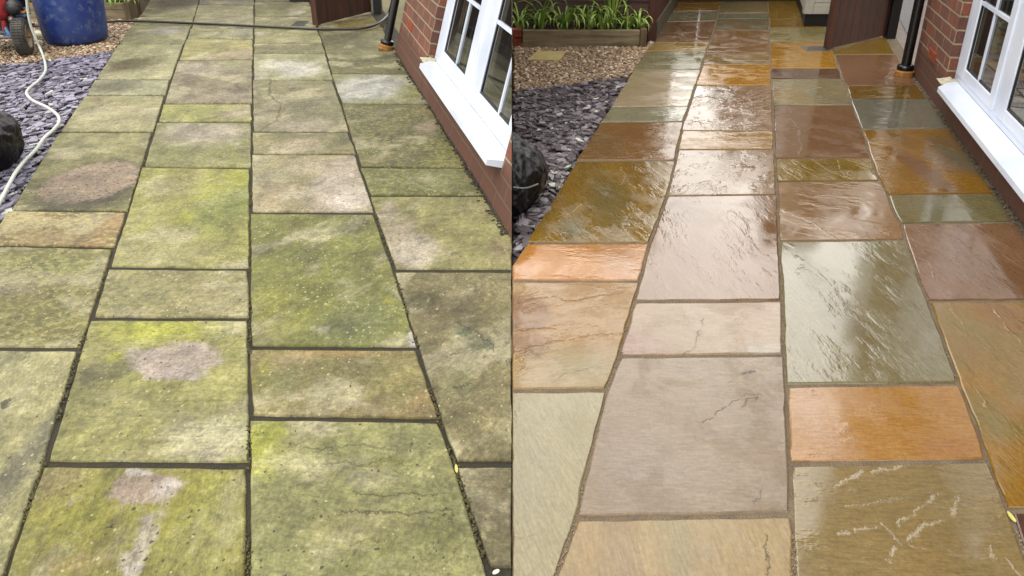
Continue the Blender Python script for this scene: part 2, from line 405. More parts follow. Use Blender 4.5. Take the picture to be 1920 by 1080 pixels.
YL, PK, WH, DK = (186,190,62), (184,168,152), (202,198,182), (92,86,52)
GR, OL, KH = (140,146,72), (122,118,62), (165,160,112)
# each slab: base, second, third colour, patches (x, y, rx, ry, colour, strength, softness), lines (points, width, colour, strength, height), options
LA = [  # left column, from the back to the front
 ((150,146,112),(160,155,118),(128,122,86),[(345,0,45,14,(98,84,64),.9,.3),(300,-12,60,8,(105,90,70),.7,.4)]),
 ((166,162,124),(150,148,108),(190,186,150)),
 ((152,152,112),(164,162,122),(176,174,140),[(310,58,28,6,(186,184,176),.8,.6)]),
 ((168,166,126),(176,174,130),(150,148,100),[(245,121,42,14,(92,84,44),.95,.5),(300,143,30,6,(205,200,158),.6,.6)],(),dict(label='pale slab with a dark olive stain')),
 ((172,171,134),(182,180,146),(150,148,112),[(212,163,44,10,(112,110,86),.95,.6)]),
 ((166,160,116),(178,172,128),(148,144,98),[(235,207,30,8,(200,190,150),.5,.7),(200,232,50,6,(188,176,140),.6,.7)]),
 ((134,130,80),(150,146,96),(116,110,64),[(200,262,75,18,(164,160,112),.8,.7),(172,346,100,48,(74,70,46),.95,.3),(172,339,84,38,(158,138,118),1,.06),(120,372,40,14,(120,112,92),.5,.6)],
    [([(135,376),(160,382),(188,377),(215,368),(250,350)],.006,(70,58,44),.7,0)],dict(grit=(172,339,84,38),blk=1,speck=.3,label='olive slab with a round clean pink patch')),
 ((142,122,80),(150,130,90),(128,110,66),[(205,425,22,40,(172,138,88),.8,.5),(60,420,90,36,(168,150,100),.5,.8)],(),dict(speck=2,moss=.3,lich=.8,label='brown slab thick with cream lichen')),
 ((128,124,68),(140,136,80),(110,108,58),[(40,545,50,14,(98,84,58),.5,.7),(90,500,90,16,(140,144,84),.6,.6)],
    [([(0,583),(60,576),(110,560),(185,552)],.005,(165,160,84),.6,.3)],dict(speck=1.6,blk=1.3,ang=.2,lich=.4)),
 ((172,167,120),(158,154,106),(142,138,92),[(48,860,26,200,(116,112,92),.85,.7),(10,757,12,8,(70,66,54),.9,.3),(20,690,40,60,(192,188,142),.5,.7)],(),dict(ang=1.1,speck=1,moss=.3)),
]
LB_ = [
 ((152,146,122),(160,156,130),(140,134,108)),
 ((160,156,118),(168,162,124),(146,144,102),[(430,36,50,8,(176,170,142),.5,.6)]),
 ((166,165,120),(172,170,130),(150,150,100),[(455,60,25,7,(184,180,160),.7,.7)]),
 ((178,172,116),(186,178,120),(164,160,100),[(450,103,40,10,(192,174,150),.7,.7)]),
 ((150,140,114),(158,148,120),(138,132,96),[(380,128,60,9,(180,172,162),.6,.8),(440,122,44,8,(178,174,128),.6,.7),(430,180,60,10,(170,158,140),.5,.7)],(),dict(ang=.5,moss=.5)),
 ((178,177,106),(170,170,100),(160,158,92),[(448,212,34,13,(190,176,152),.75,.7)]),
 ((148,148,92),(158,156,104),(136,136,78),[(388,250,70,20,(184,172,158),.8,.7),(350,238,30,7,(186,178,162),.6,.6),(440,290,40,20,(132,132,70),.5,.7)],(),dict(ang=.5)),
 ((164,162,84),(152,152,78),(176,172,98),[(415,345,52,24,YL,.75,.8),(425,388,56,36,(138,148,72),.8,.7),(330,360,50,36,(154,146,88),.6,.8),(300,478,110,26,(188,182,130),.7,.8),(240,430,26,60,(176,172,116),.5,.7),(345,408,12,8,YL,.6,.8)],(),dict(speck=1.2)),
 ((158,150,104),(150,146,96),(172,164,116),[(255,540,70,30,(146,144,100),.5,.7),(420,575,60,16,(184,176,132),.6,.7)],[([(332,545),(318,562),(298,590)],.003,(190,180,120),.6,.2)],dict(speck=1.8,lich=.4)),
 ((156,154,90),(166,162,100),(142,142,80),[(325,673,78,32,(200,184,170),1,.2),(255,663,32,13,(182,170,158),.7,.5),(345,702,46,12,(184,170,164),.9,.3),(300,615,100,22,YL,.7,.8),(220,665,18,12,YL,.75,.6),(175,700,34,24,(132,124,92),.6,.7),(405,815,80,40,(200,196,160),.85,.7),(330,775,90,22,(126,126,74),.6,.7),(400,850,54,15,(186,178,150),.7,.5),(210,770,60,30,(172,168,112),.6,.8)],
    [([(370,868),(378,858),(395,852),(412,848),(430,838)],.003,(120,112,86),.5,.3)],dict(blk=1.4,speck=.7,label='yellow-green slab with a large clean pink patch')),
 ((142,136,66),(152,148,74),(128,124,58),[(120,905,50,34,(138,122,90),.7,.7),(250,945,140,60,(172,170,62),.7,.8),(275,915,66,28,(186,166,146),1,.2),(262,888,20,9,(216,210,200),.9,.6),(318,910,20,14,(218,212,204),.9,.6),(300,930,22,20,(190,178,164),.7,.5),(285,980,20,26,(182,170,156),.9,.5),(262,1035,22,40,(196,186,166),.95,.4),(240,1080,20,26,(202,196,184),.9,.4),(400,1000,60,90,(166,164,96),.6,.8),(440,930,24,60,(160,154,116),.6,.7),(138,940,11,10,(190,178,142),.8,.5),(215,995,50,30,(112,104,44),.5,.7),(130,1060,60,20,(160,140,90),.5,.7)],
    [([(202,986),(214,992)],.004,(40,36,28),1,0)],dict(blk=1.7,ang=1.3,speck=.3,label='mossy slab with a pale clean streak')),
]
LC = [
 ((128,124,100),(134,130,106),(118,114,90)),
 ((150,148,108),(142,140,98),(132,130,88),[(557,24,14,4,WH,.8,.6),(530,12,30,6,(112,108,82),.6,.7)]),
 ((160,155,116),(150,148,108),(168,164,124)),
 ((162,160,112),(170,164,114),(150,148,98),[(486,64,8,5,WH,.7,.6)]),
 ((146,144,106),(152,148,110),(134,132,94)),
 ((170,168,126),(178,176,134),(156,156,108),[(520,120,36,9,(220,216,196),.95,.6),(562,131,38,13,(220,216,204),.95,.6),(484,142,16,10,(214,208,184),.8,.7)],[([(570,124),(568,116)],.003,DK,.6,0)]),
 ((152,147,112),(144,140,100),(162,156,122),[(570,236,60,14,(184,172,152),.7,.7),(575,205,50,20,(132,126,98),.6,.8),(492,215,14,24,(178,166,142),.5,.7)],
    [([(506,150),(507,180),(514,188),(528,195),(526,213),(516,226),(490,243)],.0055,(70,64,44),.8,-.5)],dict(label='khaki slab with a crooked crack')),
 ((164,153,114),(150,144,100),(142,140,80),[(565,272,46,14,(188,172,144),.7,.7),(635,262,26,18,(120,118,76),.8,.7)]),
 ((176,166,124),(184,174,138),(166,158,108),[(632,345,44,46,(206,192,174),.95,.5),(655,376,44,24,(214,202,188),.95,.5),(600,310,60,12,(192,176,152),.7,.6),(550,366,26,8,(206,194,172),.8,.5),(650,302,24,12,(196,180,160),.6,.6),(508,370,30,26,(180,160,128),.5,.7)],
    [([(549,370),(562,382),(583,396)],.003,(120,116,56),.7,-.2)],dict(speck=.3,blk=1.2,label='pale pinkish slab')),
 ((136,138,68),(126,130,66),(148,148,64),[(558,417,14,14,(112,108,34),.85,.5),(655,428,34,12,(112,112,70),.6,.5),(672,600,60,44,(128,134,84),.75,.8),(540,570,60,60,(152,150,62),.55,.8),(773,636,11,24,(208,202,192),.95,.3),(600,620,10,6,(176,170,150),.8,.5),(727,560,12,8,(172,168,60),.8,.5),(600,560,10,30,(118,118,40),.4,.7),(700,500,50,60,(120,118,64),.45,.8)],(),dict(speck=1.5,ang=-.9,label='large deep green slab')),
 ((150,140,88),(142,134,82),(134,130,66),[(630,662,150,8,(176,148,92),.75,.7),(490,700,18,30,(168,164,70),.8,.7),(530,715,40,26,(132,132,80),.7,.7),(740,770,70,20,(124,108,72),.6,.7),(795,760,30,34,(168,142,92),.7,.7),(650,770,150,8,(158,142,96),.5,.7),(545,675,40,14,(168,150,112),.6,.7)],(),dict(moss=.7,ang=.05,label='tan-green slab with orange edges')),
 ((160,158,102),(150,150,96),(168,164,108),[(492,840,40,60,(178,182,62),.85,.8),(580,872,48,18,(206,202,152),.85,.8),(530,862,50,12,(186,184,134),.7,.7),(760,880,70,40,(150,150,98),.5,.8),(700,985,110,22,(138,132,86),.6,.8),(715,870,40,10,(142,142,66),.7,.6),(820,1000,30,40,(140,142,72),.5,.7),(680,1040,60,26,(126,128,62),.5,.8),(560,830,60,16,(140,140,80),.5,.8)],
    [([(570,840),(615,842),(660,836),(722,840)],.0025,(90,84,50),.7,-.3),([(662,920),(700,930),(760,927),(818,926)],.003,(86,84,46),.8,-.3),([(640,962),(720,960),(780,965),(815,957),(852,960),(848,985)],.004,(74,70,46),.75,-.4),([(610,868),(650,866),(680,872),(700,862),(750,866),(755,875)],.003,(100,92,58),.7,-.3),([(660,1018),(700,1010),(720,1015)],.003,(84,80,54),.6,-.2),([(883,1000),(860,1024),(855,1050)],.003,(110,106,64),.5,-.2)],dict(ang=.15,speck=.25,blk=1.2,label='large pale green slab with ragged cleft lines')),
]
LD = [
 ((132,116,56),(140,124,66),(118,104,48)),
 ((128,124,84),(136,132,88),(114,110,72),[(640,72,44,12,(96,92,66),.8,.7),(724,107,14,4,(84,82,44),.8,.6),(665,95,60,8,(146,142,98),.5,.7)],[([(621,57),(630,65),(640,68)],.003,(70,66,40),.7,0)]),
 ((122,119,76),(130,128,82),(110,106,64)),
 ((152,152,112),(142,142,90),(160,158,120),[(700,163,70,22,(210,210,202),.95,.5),(775,170,30,16,(140,138,62),.7,.7),(660,178,20,12,(200,198,188),.7,.7)],(),dict(label='slab with a white-grey worn centre')),
 ((118,114,70),(110,108,62),(130,126,76),[(802,237,24,13,(172,154,132),.85,.6),(775,264,12,5,(96,90,66),.8,.5),(690,215,40,16,(102,100,66),.7,.7),(800,210,34,8,(136,124,84),.6,.6),(840,290,40,24,(136,136,52),.6,.7),(700,300,30,8,(140,128,76),.5,.6)],
    [([(710,224),(740,222)],.003,DK,.5,0),([(780,220),(800,221)],.003,DK,.6,0)],dict(speck=.9,lich=.35)),
 ((124,126,70),(116,118,66),(136,138,76),[(840,335,60,16,(134,136,90),.5,.7)],(),dict(speck=1.1,lich=.35)),
 ((160,155,98),(152,148,92),(170,164,110),[(724,400,18,24,(190,176,152),.9,.5),(748,440,40,30,(198,184,156),.9,.5),(778,472,42,28,(216,204,184),.95,.5),(900,390,30,20,(176,164,130),.4,.7),(940,470,22,24,(164,144,112),.6,.7),(800,430,20,10,(140,136,70),.5,.6)],
    [([(712,420),(730,434),(747,438),(750,460)],.003,(120,116,60),.6,0)],dict(ang=-.5,label='slab with a pinkish diagonal streak')),
 ((136,126,86),(144,134,94),(122,114,72),[(790,562,44,15,(92,86,44),.85,.5),(840,590,50,20,(106,96,62),.75,.7),(866,620,22,10,(104,112,84),.85,.4),(905,640,26,14,(104,110,84),.85,.4),(860,720,30,30,(146,148,100),.5,.8),(920,590,40,40,(140,130,84),.5,.7),(930,800,40,50,(150,140,96),.5,.8)],
    [([(852,602),(870,612),(895,625),(920,640),(925,658)],.004,(78,70,44),.8,-.4),([(848,725),(870,724),(890,720)],.004,(70,62,42),.8,-.3),([(875,553),(890,570),(903,580)],.003,(80,72,46),.7,-.2),([(835,660),(852,664),(870,662)],.003,(78,70,44),.7,-.2),([(795,662),(800,666)],.003,DK,.6,0),([(755,549),(790,546),(808,560)],.003,(78,70,44),.6,-.2)],dict(ang=-.8,label='brown-green slab with ragged clefts')),
 ((116,108,76),(108,102,70),(126,118,84),[(920,930,40,60,(124,112,82),.5,.7)],(),dict(speck=.2)),
 ((110,104,80),(118,110,84),(100,94,70)),
]
LBR = [[(-40,-40),(31.5,30),(47,47.5),(82.5,82),(149,150),(178,179),(247.5,248),(394,396),(460.5,464.5),(652.5,653),(1200,1200)],
 [(-40,-40),(9.5,9.5),(53,53),(72.5,72.5),(112.5,111),(194,194.5),(228.5,229),(313,315),(501,504),(596.5,597),(868,870.5),(1200,1200)],
 [(-40,-40),(3,3),(30.5,31),(48,48.5),(81,81),(100,100.5),(149.5,150.5),(247,247.5),(289,289.5),(398,398.5),(650.5,652.5),(782,787.5),(1200,1200)],
 [(22,22),(56,56),(114,114),(137.5,139),(194.5,195),(314.5,314),(367,366),(506,506),(868,870),(1070,1069),(1200,1200)]]

OC, BR, GY, MV, GD = (166,126,58), (138,108,82), (150,146,124), (146,122,104), (142,120,62)
RA = [
 ((168,130,66),(160,124,62),(148,116,60),(),(),dict(kk=.72)),
 ((142,136,110),(150,144,118),(134,126,100),(),(),dict(kk=.72)),
 ((132,104,78),(138,108,80),(122,98,76),(),(),dict(kk=.72)),
 ((164,138,80),(170,144,88),(154,128,72),(),[([(1275,87),(1300,88),(1326,89)],.004,(222,200,150),.7,.5)],dict(kk=.72)),
 ((142,138,110),(150,146,118),(132,130,104),(),(),dict(kk=.72)),
 ((178,164,138),(172,158,132),(186,174,148),(),(),dict(kk=.72)),
 ((160,158,132),(152,150,126),(168,164,140)),
 ((142,108,70),(148,114,74),(132,102,68),[(1120,268,40,30,(142,114,70),.5,.7)]),
 ((138,112,52),(148,118,50),(120,112,78),[(1140,380,34,46,(118,114,80),.6,.8),(1075,430,24,20,(124,122,92),.7,.8),(1065,345,40,30,(150,116,44),.6,.8),(1205,320,26,20,(146,112,46),.5,.8)],
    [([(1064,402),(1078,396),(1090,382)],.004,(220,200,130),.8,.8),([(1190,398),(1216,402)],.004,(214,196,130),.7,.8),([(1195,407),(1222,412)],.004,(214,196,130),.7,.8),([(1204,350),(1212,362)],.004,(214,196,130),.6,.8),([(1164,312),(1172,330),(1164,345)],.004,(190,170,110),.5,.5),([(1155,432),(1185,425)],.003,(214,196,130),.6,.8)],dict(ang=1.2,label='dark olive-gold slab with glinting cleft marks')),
 ((214,150,80),(222,160,90),(204,140,72),[(1170,492,44,36,(226,178,138),.8,.8),(1150,475,70,10,(210,150,86),.5,.7)],(),dict(kk=.50,riv=.7,label='bright orange narrow slab at the left edge')),
 ((172,130,60),(176,142,80),(150,108,42),[(975,588,60,36,(150,98,22),.95,.25),(990,643,44,18,(150,100,26),.9,.25),(1100,690,90,36,(166,162,122),.6,.9),(1060,710,90,18,(184,160,110),.6,.8),(1000,665,18,8,(140,100,38),.8,.3)],  # dark patches paint a building's reflection into the slab colour
    [([(960,664),(1000,650),(1035,642),(1065,638),(1110,630),(1165,627)],.007,(140,100,40),.75,.8),([(1045,712),(1060,700),(1090,696),(1110,688)],.003,(128,104,62),.7,.5),([(960,575),(1000,560),(1040,556),(1060,566),(1100,560),(1170,548)],.007,(144,106,44),.6,.8),([(960,622),(1020,616),(1075,616)],.005,(146,108,46),.6,.6),([(962,712),(984,702)],.005,(140,104,50),.7,.4)],dict(ang=-.2,riv=.9,kk=.52,gloss=.7,label='tan and ochre slab with dark wet patches')),
 ((186,176,136),(192,182,144),(178,168,128),[(990,900,40,90,(194,184,148),.5,.8)],[([(960,1010),(985,1008),(1000,1002)],.004,(150,130,90),.5,.5)],dict(ang=1.2,riv=.6,kk=.42,gloss=.8)),
]
RB = [
 ((148,134,98),(154,138,100),(140,124,92),(),(),dict(kk=.72)),
 ((132,132,112),(140,138,118),(124,122,104),(),(),dict(kk=.72)),
 ((118,114,92),(124,118,94),(112,108,86),[(1385,47,12,9,(142,116,78),.8,.5),(1420,47,20,10,(128,114,84),.5,.6)],(),dict(kk=.72)),
 ((144,116,84),(150,120,86),(136,108,78),(),(),dict(kk=.72)),
 ((152,130,94),(158,136,100),(144,124,90),(),[([(1380,117),(1400,118),(1425,114)],.004,(220,200,160),.6,.6)],dict(kk=.72)),
 ((178,132,52),(186,140,58),(168,122,46),(),(),dict(kk=.72)),
 ((152,124,98),(144,116,90),(160,134,106),[(1330,175,40,14,(142,128,112),.5,.7)],(),dict(kk=.72,riv=1.5,ang=-.7,gloss=1.4)),
 ((172,134,76),(180,142,84),(162,124,70),(),(),dict(riv=1.3,ang=-.1)),
 ((158,132,106),(150,124,98),(166,140,112),(),(),dict(riv=1.5,ang=-.7,gloss=1.3)),
 ((162,124,92),(156,118,88),(168,134,102),[(1270,395,40,26,(144,108,80),.5,.5)],(),dict(riv=.6,ang=1.5,gloss=1.5,kk=.44,label='large mauve-brown slab washed by sky reflection')),  # brown corner patch: the shed roof's reflection, put into the colour
 ((184,158,132),(190,166,140),(176,150,126),[(1190,650,50,26,(190,156,144),.7,.8),(1290,610,60,40,(190,172,140),.5,.9),(1430,655,40,12,(200,188,172),.7,.7)],
    [([(1320,596),(1320,610),(1308,632),(1297,652),(1280,664)],.0045,(126,96,66),.9,.4),([(1165,660),(1200,660),(1230,666)],.003,(120,90,70),.7,.3)],dict(riv=.5,gloss=.75,ang=.1,kk=.50,label='pale pink slab with a curved brown crack')),
 ((178,158,136),(170,150,128),(186,168,144),[(1200,880,90,60,(178,160,144),.5,.9)],
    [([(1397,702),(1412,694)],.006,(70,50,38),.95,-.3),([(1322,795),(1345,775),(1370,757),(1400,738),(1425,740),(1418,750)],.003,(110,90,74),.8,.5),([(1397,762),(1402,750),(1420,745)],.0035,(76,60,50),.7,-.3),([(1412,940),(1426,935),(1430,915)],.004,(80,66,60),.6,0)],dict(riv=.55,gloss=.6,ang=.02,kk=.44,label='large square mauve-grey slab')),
 ((186,164,124),(178,156,118),(192,170,128),[(1100,1040,16,90,(200,166,112),.5,.9),(1165,1040,26,90,(180,154,120),.5,.9),(1215,1030,14,90,(200,174,122),.5,.9),(1270,1020,30,80,(172,164,124),.5,.9),(1335,1035,16,20,(184,166,146),.4,.8),(1430,1020,30,60,(196,170,116),.6,.8)],
    [([(1437,1002),(1436,1025),(1440,1050),(1438,1080)],.0035,(84,66,44),.8,-.2),([(1410,1010),(1415,1025)],.0025,(110,90,60),.7,0)],dict(riv=.3,gloss=.6,ang=1.5,kk=.50,label='cream slab with orange and greenish bands')),
]
RC = [
 ((146,118,56),(140,112,50),(152,126,64),(),(),dict(kk=.72)),
 ((136,108,48),(144,114,52),(126,100,44),(),(),dict(kk=.72)),
 ((146,136,96),(154,144,104),(138,126,84),(),(),dict(kk=.72)),
 ((168,126,50),(176,134,56),(156,114,44),[(1480,105,26,16,(176,138,64),.5,.7)],(),dict(kk=.72,label='ochre slab around the drain grate')),
 ((118,92,76),(112,86,70),(126,100,82),(),[([(1530,144),(1555,142),(1572,139)],.004,(200,176,140),.7,.7)],dict(label='narrow plum-brown slab')),
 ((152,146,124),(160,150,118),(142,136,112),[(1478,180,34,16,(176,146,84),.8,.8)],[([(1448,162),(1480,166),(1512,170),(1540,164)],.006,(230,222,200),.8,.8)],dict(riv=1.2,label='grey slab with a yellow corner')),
 ((138,106,80),(144,112,84),(130,98,74),(),[([(1478,199),(1484,212),(1480,222),(1490,232),(1500,242),(1498,262),(1503,272),(1498,290)],.0045,(96,66,44),.85,.8)],dict(riv=.5,label='brown slab with a long crooked crack')),
 ((150,126,66),(142,118,56),(158,134,76),[(1560,315,44,14,(136,110,46),.6,.6)],[([(1572,300),(1575,318),(1585,332),(1595,318)],.005,(196,172,110),.6,.6)],dict(riv=1.2,ang=1.3)),
 ((160,130,98),(152,122,92),(168,140,108),(),[([(1462,390),(1490,404),(1515,412),(1540,428),(1560,440),(1572,449)],.010,(226,210,190),.75,.9),([(1480,432),(1520,440),(1560,442)],.005,(220,204,180),.5,.7)],dict(riv=1.0,ang=.35,label='pink-brown slab with a pale diagonal vein')),
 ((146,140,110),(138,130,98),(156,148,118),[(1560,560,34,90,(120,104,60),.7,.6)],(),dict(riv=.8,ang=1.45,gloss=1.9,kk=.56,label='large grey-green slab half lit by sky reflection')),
 ((204,154,92),(210,164,104),(192,142,82),[(1535,790,44,70,(222,176,134),.8,.8),(1700,770,60,50,(206,150,70),.6,.9),(1780,840,50,20,(196,134,76),.5,.7)],(),dict(riv=.6,gloss=.9,kk=.46,ang=.03,label='orange slab in the front')),
 ((146,130,94),(152,134,96),(138,124,90),[(1740,1030,50,60,(152,126,76),.5,.8)],
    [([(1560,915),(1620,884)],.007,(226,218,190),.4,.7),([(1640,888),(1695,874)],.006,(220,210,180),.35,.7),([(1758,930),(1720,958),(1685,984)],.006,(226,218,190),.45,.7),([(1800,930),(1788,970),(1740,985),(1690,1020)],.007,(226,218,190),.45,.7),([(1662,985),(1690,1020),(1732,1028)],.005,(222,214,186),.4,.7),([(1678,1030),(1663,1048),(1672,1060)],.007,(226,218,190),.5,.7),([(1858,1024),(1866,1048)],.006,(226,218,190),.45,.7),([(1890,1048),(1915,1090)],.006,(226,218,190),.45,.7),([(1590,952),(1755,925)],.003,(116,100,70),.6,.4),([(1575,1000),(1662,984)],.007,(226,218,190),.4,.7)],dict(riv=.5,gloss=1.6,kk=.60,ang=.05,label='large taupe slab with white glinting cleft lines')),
]
RD = [
 ((140,114,54),(148,122,62),(130,106,50),(),(),dict(kk=.72)),
 ((132,102,80),(138,106,82),(124,96,78),(),[([(1665,160),(1658,148),(1668,138),(1680,134)],.004,(170,140,112),.6,.6)],dict(kk=.72,label='plum-brown slab under the drainpipe')),
 ((126,98,42),(134,106,48),(118,90,38),(),[([(1612,171),(1640,168),(1670,166)],.004,(212,190,140),.7,.7),([(1610,181),(1640,179)],.004,(212,190,140),.6,.7)]),
 ((146,145,130),(152,150,136),(138,136,120),(),(),dict(gloss=1.8,riv=.4,kk=.48,label='grey slab beside the wall')),
 ((154,116,52),(146,110,56),(160,124,60),[(1728,318,22,40,(136,104,78),.8,.4),(1768,302,26,20,(150,128,110),.75,.4),(1800,300,20,30,(122,116,92),.85,.4),(1775,268,44,16,(128,110,84),.6,.5),(1690,262,22,16,(138,108,72),.6,.5)],[([(1745,270),(1765,272),(1790,282)],.004,(220,200,160),.6,.7)],dict(riv=.8,label='amber slab with mauve and grey blotches')),
 ((128,122,90),(136,130,96),(120,112,80),[(1760,390,50,26,(146,142,122),.5,.8)],(),dict(riv=.5,gloss=1.1)),
 ((146,114,90),(140,108,84),(152,120,96),[(1890,520,50,40,(128,92,60),.6,.6),(1800,480,40,44,(150,120,92),.5,.8)],[([(1706,476),(1725,485),(1742,490),(1748,510),(1755,525)],.005,(214,184,160),.8,.8),([(1765,545),(1780,558)],.005,(210,180,156),.7,.8)],dict(riv=.9,ang=1.4)),
 ((158,122,54),(150,124,64),(144,110,50),[(1800,620,60,30,(146,130,76),.5,.9),(1880,590,40,30,(150,98,34),.7,.8),(1850,780,40,40,(132,120,60),.6,.9),(1820,660,36,30,(150,118,62),.6,.6)],
    [([(1862,576),(1872,595),(1890,620),(1915,640)],.006,(226,208,160),.75,.8),([(1780,568),(1790,590),(1812,615)],.005,(200,180,130),.6,.7),([(1828,725),(1840,745),(1850,765)],.005,(210,190,140),.6,.8),([(1895,730),(1920,740)],.005,(210,190,140),.5,.7)],dict(riv=1.1,ang=1.4,label='long ochre slab by the right edge')),
 ((88,60,50),(94,64,54),(80,54,46)),
]
RBR = [[(-40,-40),(6.5,5.5),(21,20),(41,39),(80,79),(96,94.5),(132,130.5),(200,199),(229,228),(300.5,300),(455.5,455.5),(525.5,527),(732.5,730.5),(1200,1200)],
 [(-40,-40),(2,2),(25,24),(35,34.5),(56,57),(101,102),(121,121),(160,160),(244.5,245),(280,280),(367,365.5),(565,564),(667.5,665),(971,964.5),(1200,1200)],
 [(-40,-40),(36,35),(51,51),(78,78),(128,128),(147.5,147.5),(197.5,197.5),(297,296),(340.5,339),(452,449.5),(722.5,719.5),(868.5,863),(1200,1200)],
 [(65,65),(102.5,102.5),(161,160),(185,185),(242,241),(365,362.5),(419,415.5),(564,562),(955,956),(1200,1200)]]
RA = [RA[0]] + RA; RB = [RB[0]] + RB
RBR[0] = [(-40,-40)] + RBR[0][1:]; 
assert len(RA) == len(RBR[0]) - 1 and len(RB) == len(RBR[1]) - 1, (len(RA), len(RB))

soil = NT('soil'); v = soil.obj()
soil.set(Base_Color=soil.mix(soil.noise(v, 9, 8, .7), lin((58,46,36)), lin((112,98,78))), Roughness=.95); soil.bump(soil.noise(v, 40, 6), .8, .02)
def sheet(name, pts, z, mat, side=0, kind='structure', thick=.0):
    P = [Vector((p[0], p[1], 0)) for p in pts]
    if side: P = clip_poly(P, side)
    m = MB(); m.add([(p.x, p.y, z) for p in P], [tuple(range(len(P)))])
    return tag(m.build(name, mat), kind=kind)
sheet('ground', [(-60,-40),(60,-40),(60,90),(-60,90)], -.06, soil.m)
def joint_mat(name, a, b, c, k):
    t = NT(name); v = t.mp(t.obj(), (1, 1/STR, 1)); f = t.noise(v, 10, 5, .6); g = t.noise(v, 160, 4, .8); d, cc = t.voro(v, 170)
    col = t.mix(t.mr(f, .35, .65), lin(a, k), lin(b, k)); col = t.mix(t.mr(g, .5, .75, 0, .8), col, lin(c, k))
    t.set(Base_Color=col, Roughness=.9); t.bump(t.math('ADD', g, t.math('MULTIPLY', d, .8)), .9, .006); return t.m
jl = joint_mat('damp_mossy_joint', (64,56,40), (84,76,46), (104,96,68), .42)
jr = joint_mat('sandy_mortar', (128,112,92), (150,132,106), (80,66,50), .72)
def strip_poly(J0, J1, y0, y1, n=24):
    ys = [y0 + (y1 - y0) * (i / n) ** 1.0 for i in range(n + 1)]
    return [G(interp(J0, y), y) for y in ys] + [G(interp(J1, y), y) for y in reversed(ys)]
W = 14
sheet('mossy_joints', strip_poly([(x + 2, y) for x, y in LJ[0]], [(x + 26, y) for x, y in LJ[4]], -40, 1200), -.0095, jl, -1)
sheet('mortar_joints', strip_poly([(x + 2, y) for x, y in RJ[0]], [(x + 20, y) for x, y in RJ[4]], -40, 1200), -.0058, jr, 1)
pl = emp('mossy_patio', (0, 0, 0), 'patio of sandstone slabs before cleaning, green with algae and dark joints', kind='structure')
pr = emp('clean_patio', (0, 0, 0), 'patio of wet multicoloured sandstone slabs after cleaning, with sandy joints', kind='structure')
for i, sp in enumerate((LA, LB_, LC, LD)):
    assert len(sp) == len(LBR[i]) - 1, (i, len(sp), len(LBR[i]))
    column(LJ[i], LJ[i+1], LBR[i], sp, False, -1, pl, 100 + 20 * i)
for i, sp in enumerate((RA, RB, RC, RD)):
    assert len(sp) == len(RBR[i]) - 1, (i, len(sp), len(RBR[i]))
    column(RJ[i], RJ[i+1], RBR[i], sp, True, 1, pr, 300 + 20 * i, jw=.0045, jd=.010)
# ---------------------------------------------------------------- brick house walls with their windows
def brick_mat(name, k=.8, dark=.5):
    t = NT(name); o = t.obj(); sx = t.n('SeparateXYZ'); t.put(sx.inputs[0], o)
    ge = t.n('TexCoord').outputs['Normal']; sn = t.n('SeparateXYZ'); t.put(sn.inputs[0], ge)
    face = t.math('GREATER_THAN', t.math('ABSOLUTE', sn.outputs[0]), .6)          # the jamb turned along the wall
    uu = t.math('ADD', t.math('MULTIPLY', sx.outputs[0], t.math('SUBTRACT', 1.0, face)), t.math('MULTIPLY', sx.outputs[1], face))
    cb = t.n('CombineXYZ'); t.put(cb.inputs[0], uu); t.put(cb.inputs[1], sx.outputs[2])
    wob = t.vm('SCALE', t.vm('SUBTRACT', t.noise(o, 30, 3, .6, col=True), (.5,.5,.5)), .008)
    v = t.vm('ADD', cb.outputs[0], wob)
    b = t.n('TexBrick'); t.put(b.inputs['Vector'], v); b.inputs['Scale'].default_value = 1
    b.inputs['Brick Width'].default_value = .30; b.inputs['Row Height'].default_value = .088; b.inputs['Mortar Size'].default_value = .0065
    b.inputs['Mortar Smooth'].default_value = .25; b.inputs['Bias'].default_value = -.1
    t.put(b.inputs['Color1'], lin((150, 86, 62), k)); t.put(b.inputs['Color2'], lin((112, 76, 66), k)); t.put(b.inputs['Mortar'], lin((184, 168, 136), k))
    n1 = t.noise(o, 9, 5, .6); n2 = t.noise(o, 60, 5, .7)
    c = t.mix(t.mr(n1, .45, .65, 0, .5), b.outputs['Color'], t.mix(b.outputs['Fac'], lin((92, 60, 52), k), lin((150, 136, 112), k)))
    c = t.mix(1.0, c, t.mr(n2, .3, .7, .72, 1.25, False), 'MULTIPLY')
    # damp, dirty lowest courses
    low = t.mr(t.math('ADD', sx.outputs[2], t.math('MULTIPLY', n1, .12)), .30, .24, 0, 1)
    c = t.mix(t.math('MULTIPLY', low, dark), c, t.mix(t.noise(t.mp(o, (30, 30, 3)), 1.0, 4), lin((118, 70, 46), k), lin((72, 48, 36), k)))
    t.set(Base_Color=c, Roughness=.85); t.bump(t.math('SUBTRACT', t.math('MULTIPLY', n2, .35), t.math('MULTIPLY', b.outputs['Fac'], 1.0)), .8, .007)
    return t.m
upvc = NT('white_upvc'); _v2 = upvc.obj(); upvc.set(Base_Color=upvc.mix(upvc.mr(upvc.noise(_v2, 3, 4), .4, .7), lin((216,224,240), 1.2), lin((200,210,230), 1.2)), Roughness=.28); UPVC = upvc.m
gl = NT('dark_window_glass'); gl.set(Base_Color=gl.mix(gl.mr(gl.noise(gl.mp(gl.obj(), (9, 1, .5)), 1.5, 2), .45, .6), lin((28,30,30)), lin((70,70,62))), Roughness=.03, IOR=1.5, Specular_IOR_Level=.9); GLASS = gl.m
gasket = simple('black_rubber', (26, 26, 30), .5)
drip = simple('rough_cream_mortar', (214, 204, 178), .9, .8, .2, 30, .8)
terra = simple('terracotta_vent', (160, 74, 46), .8, .9, .2, 40)
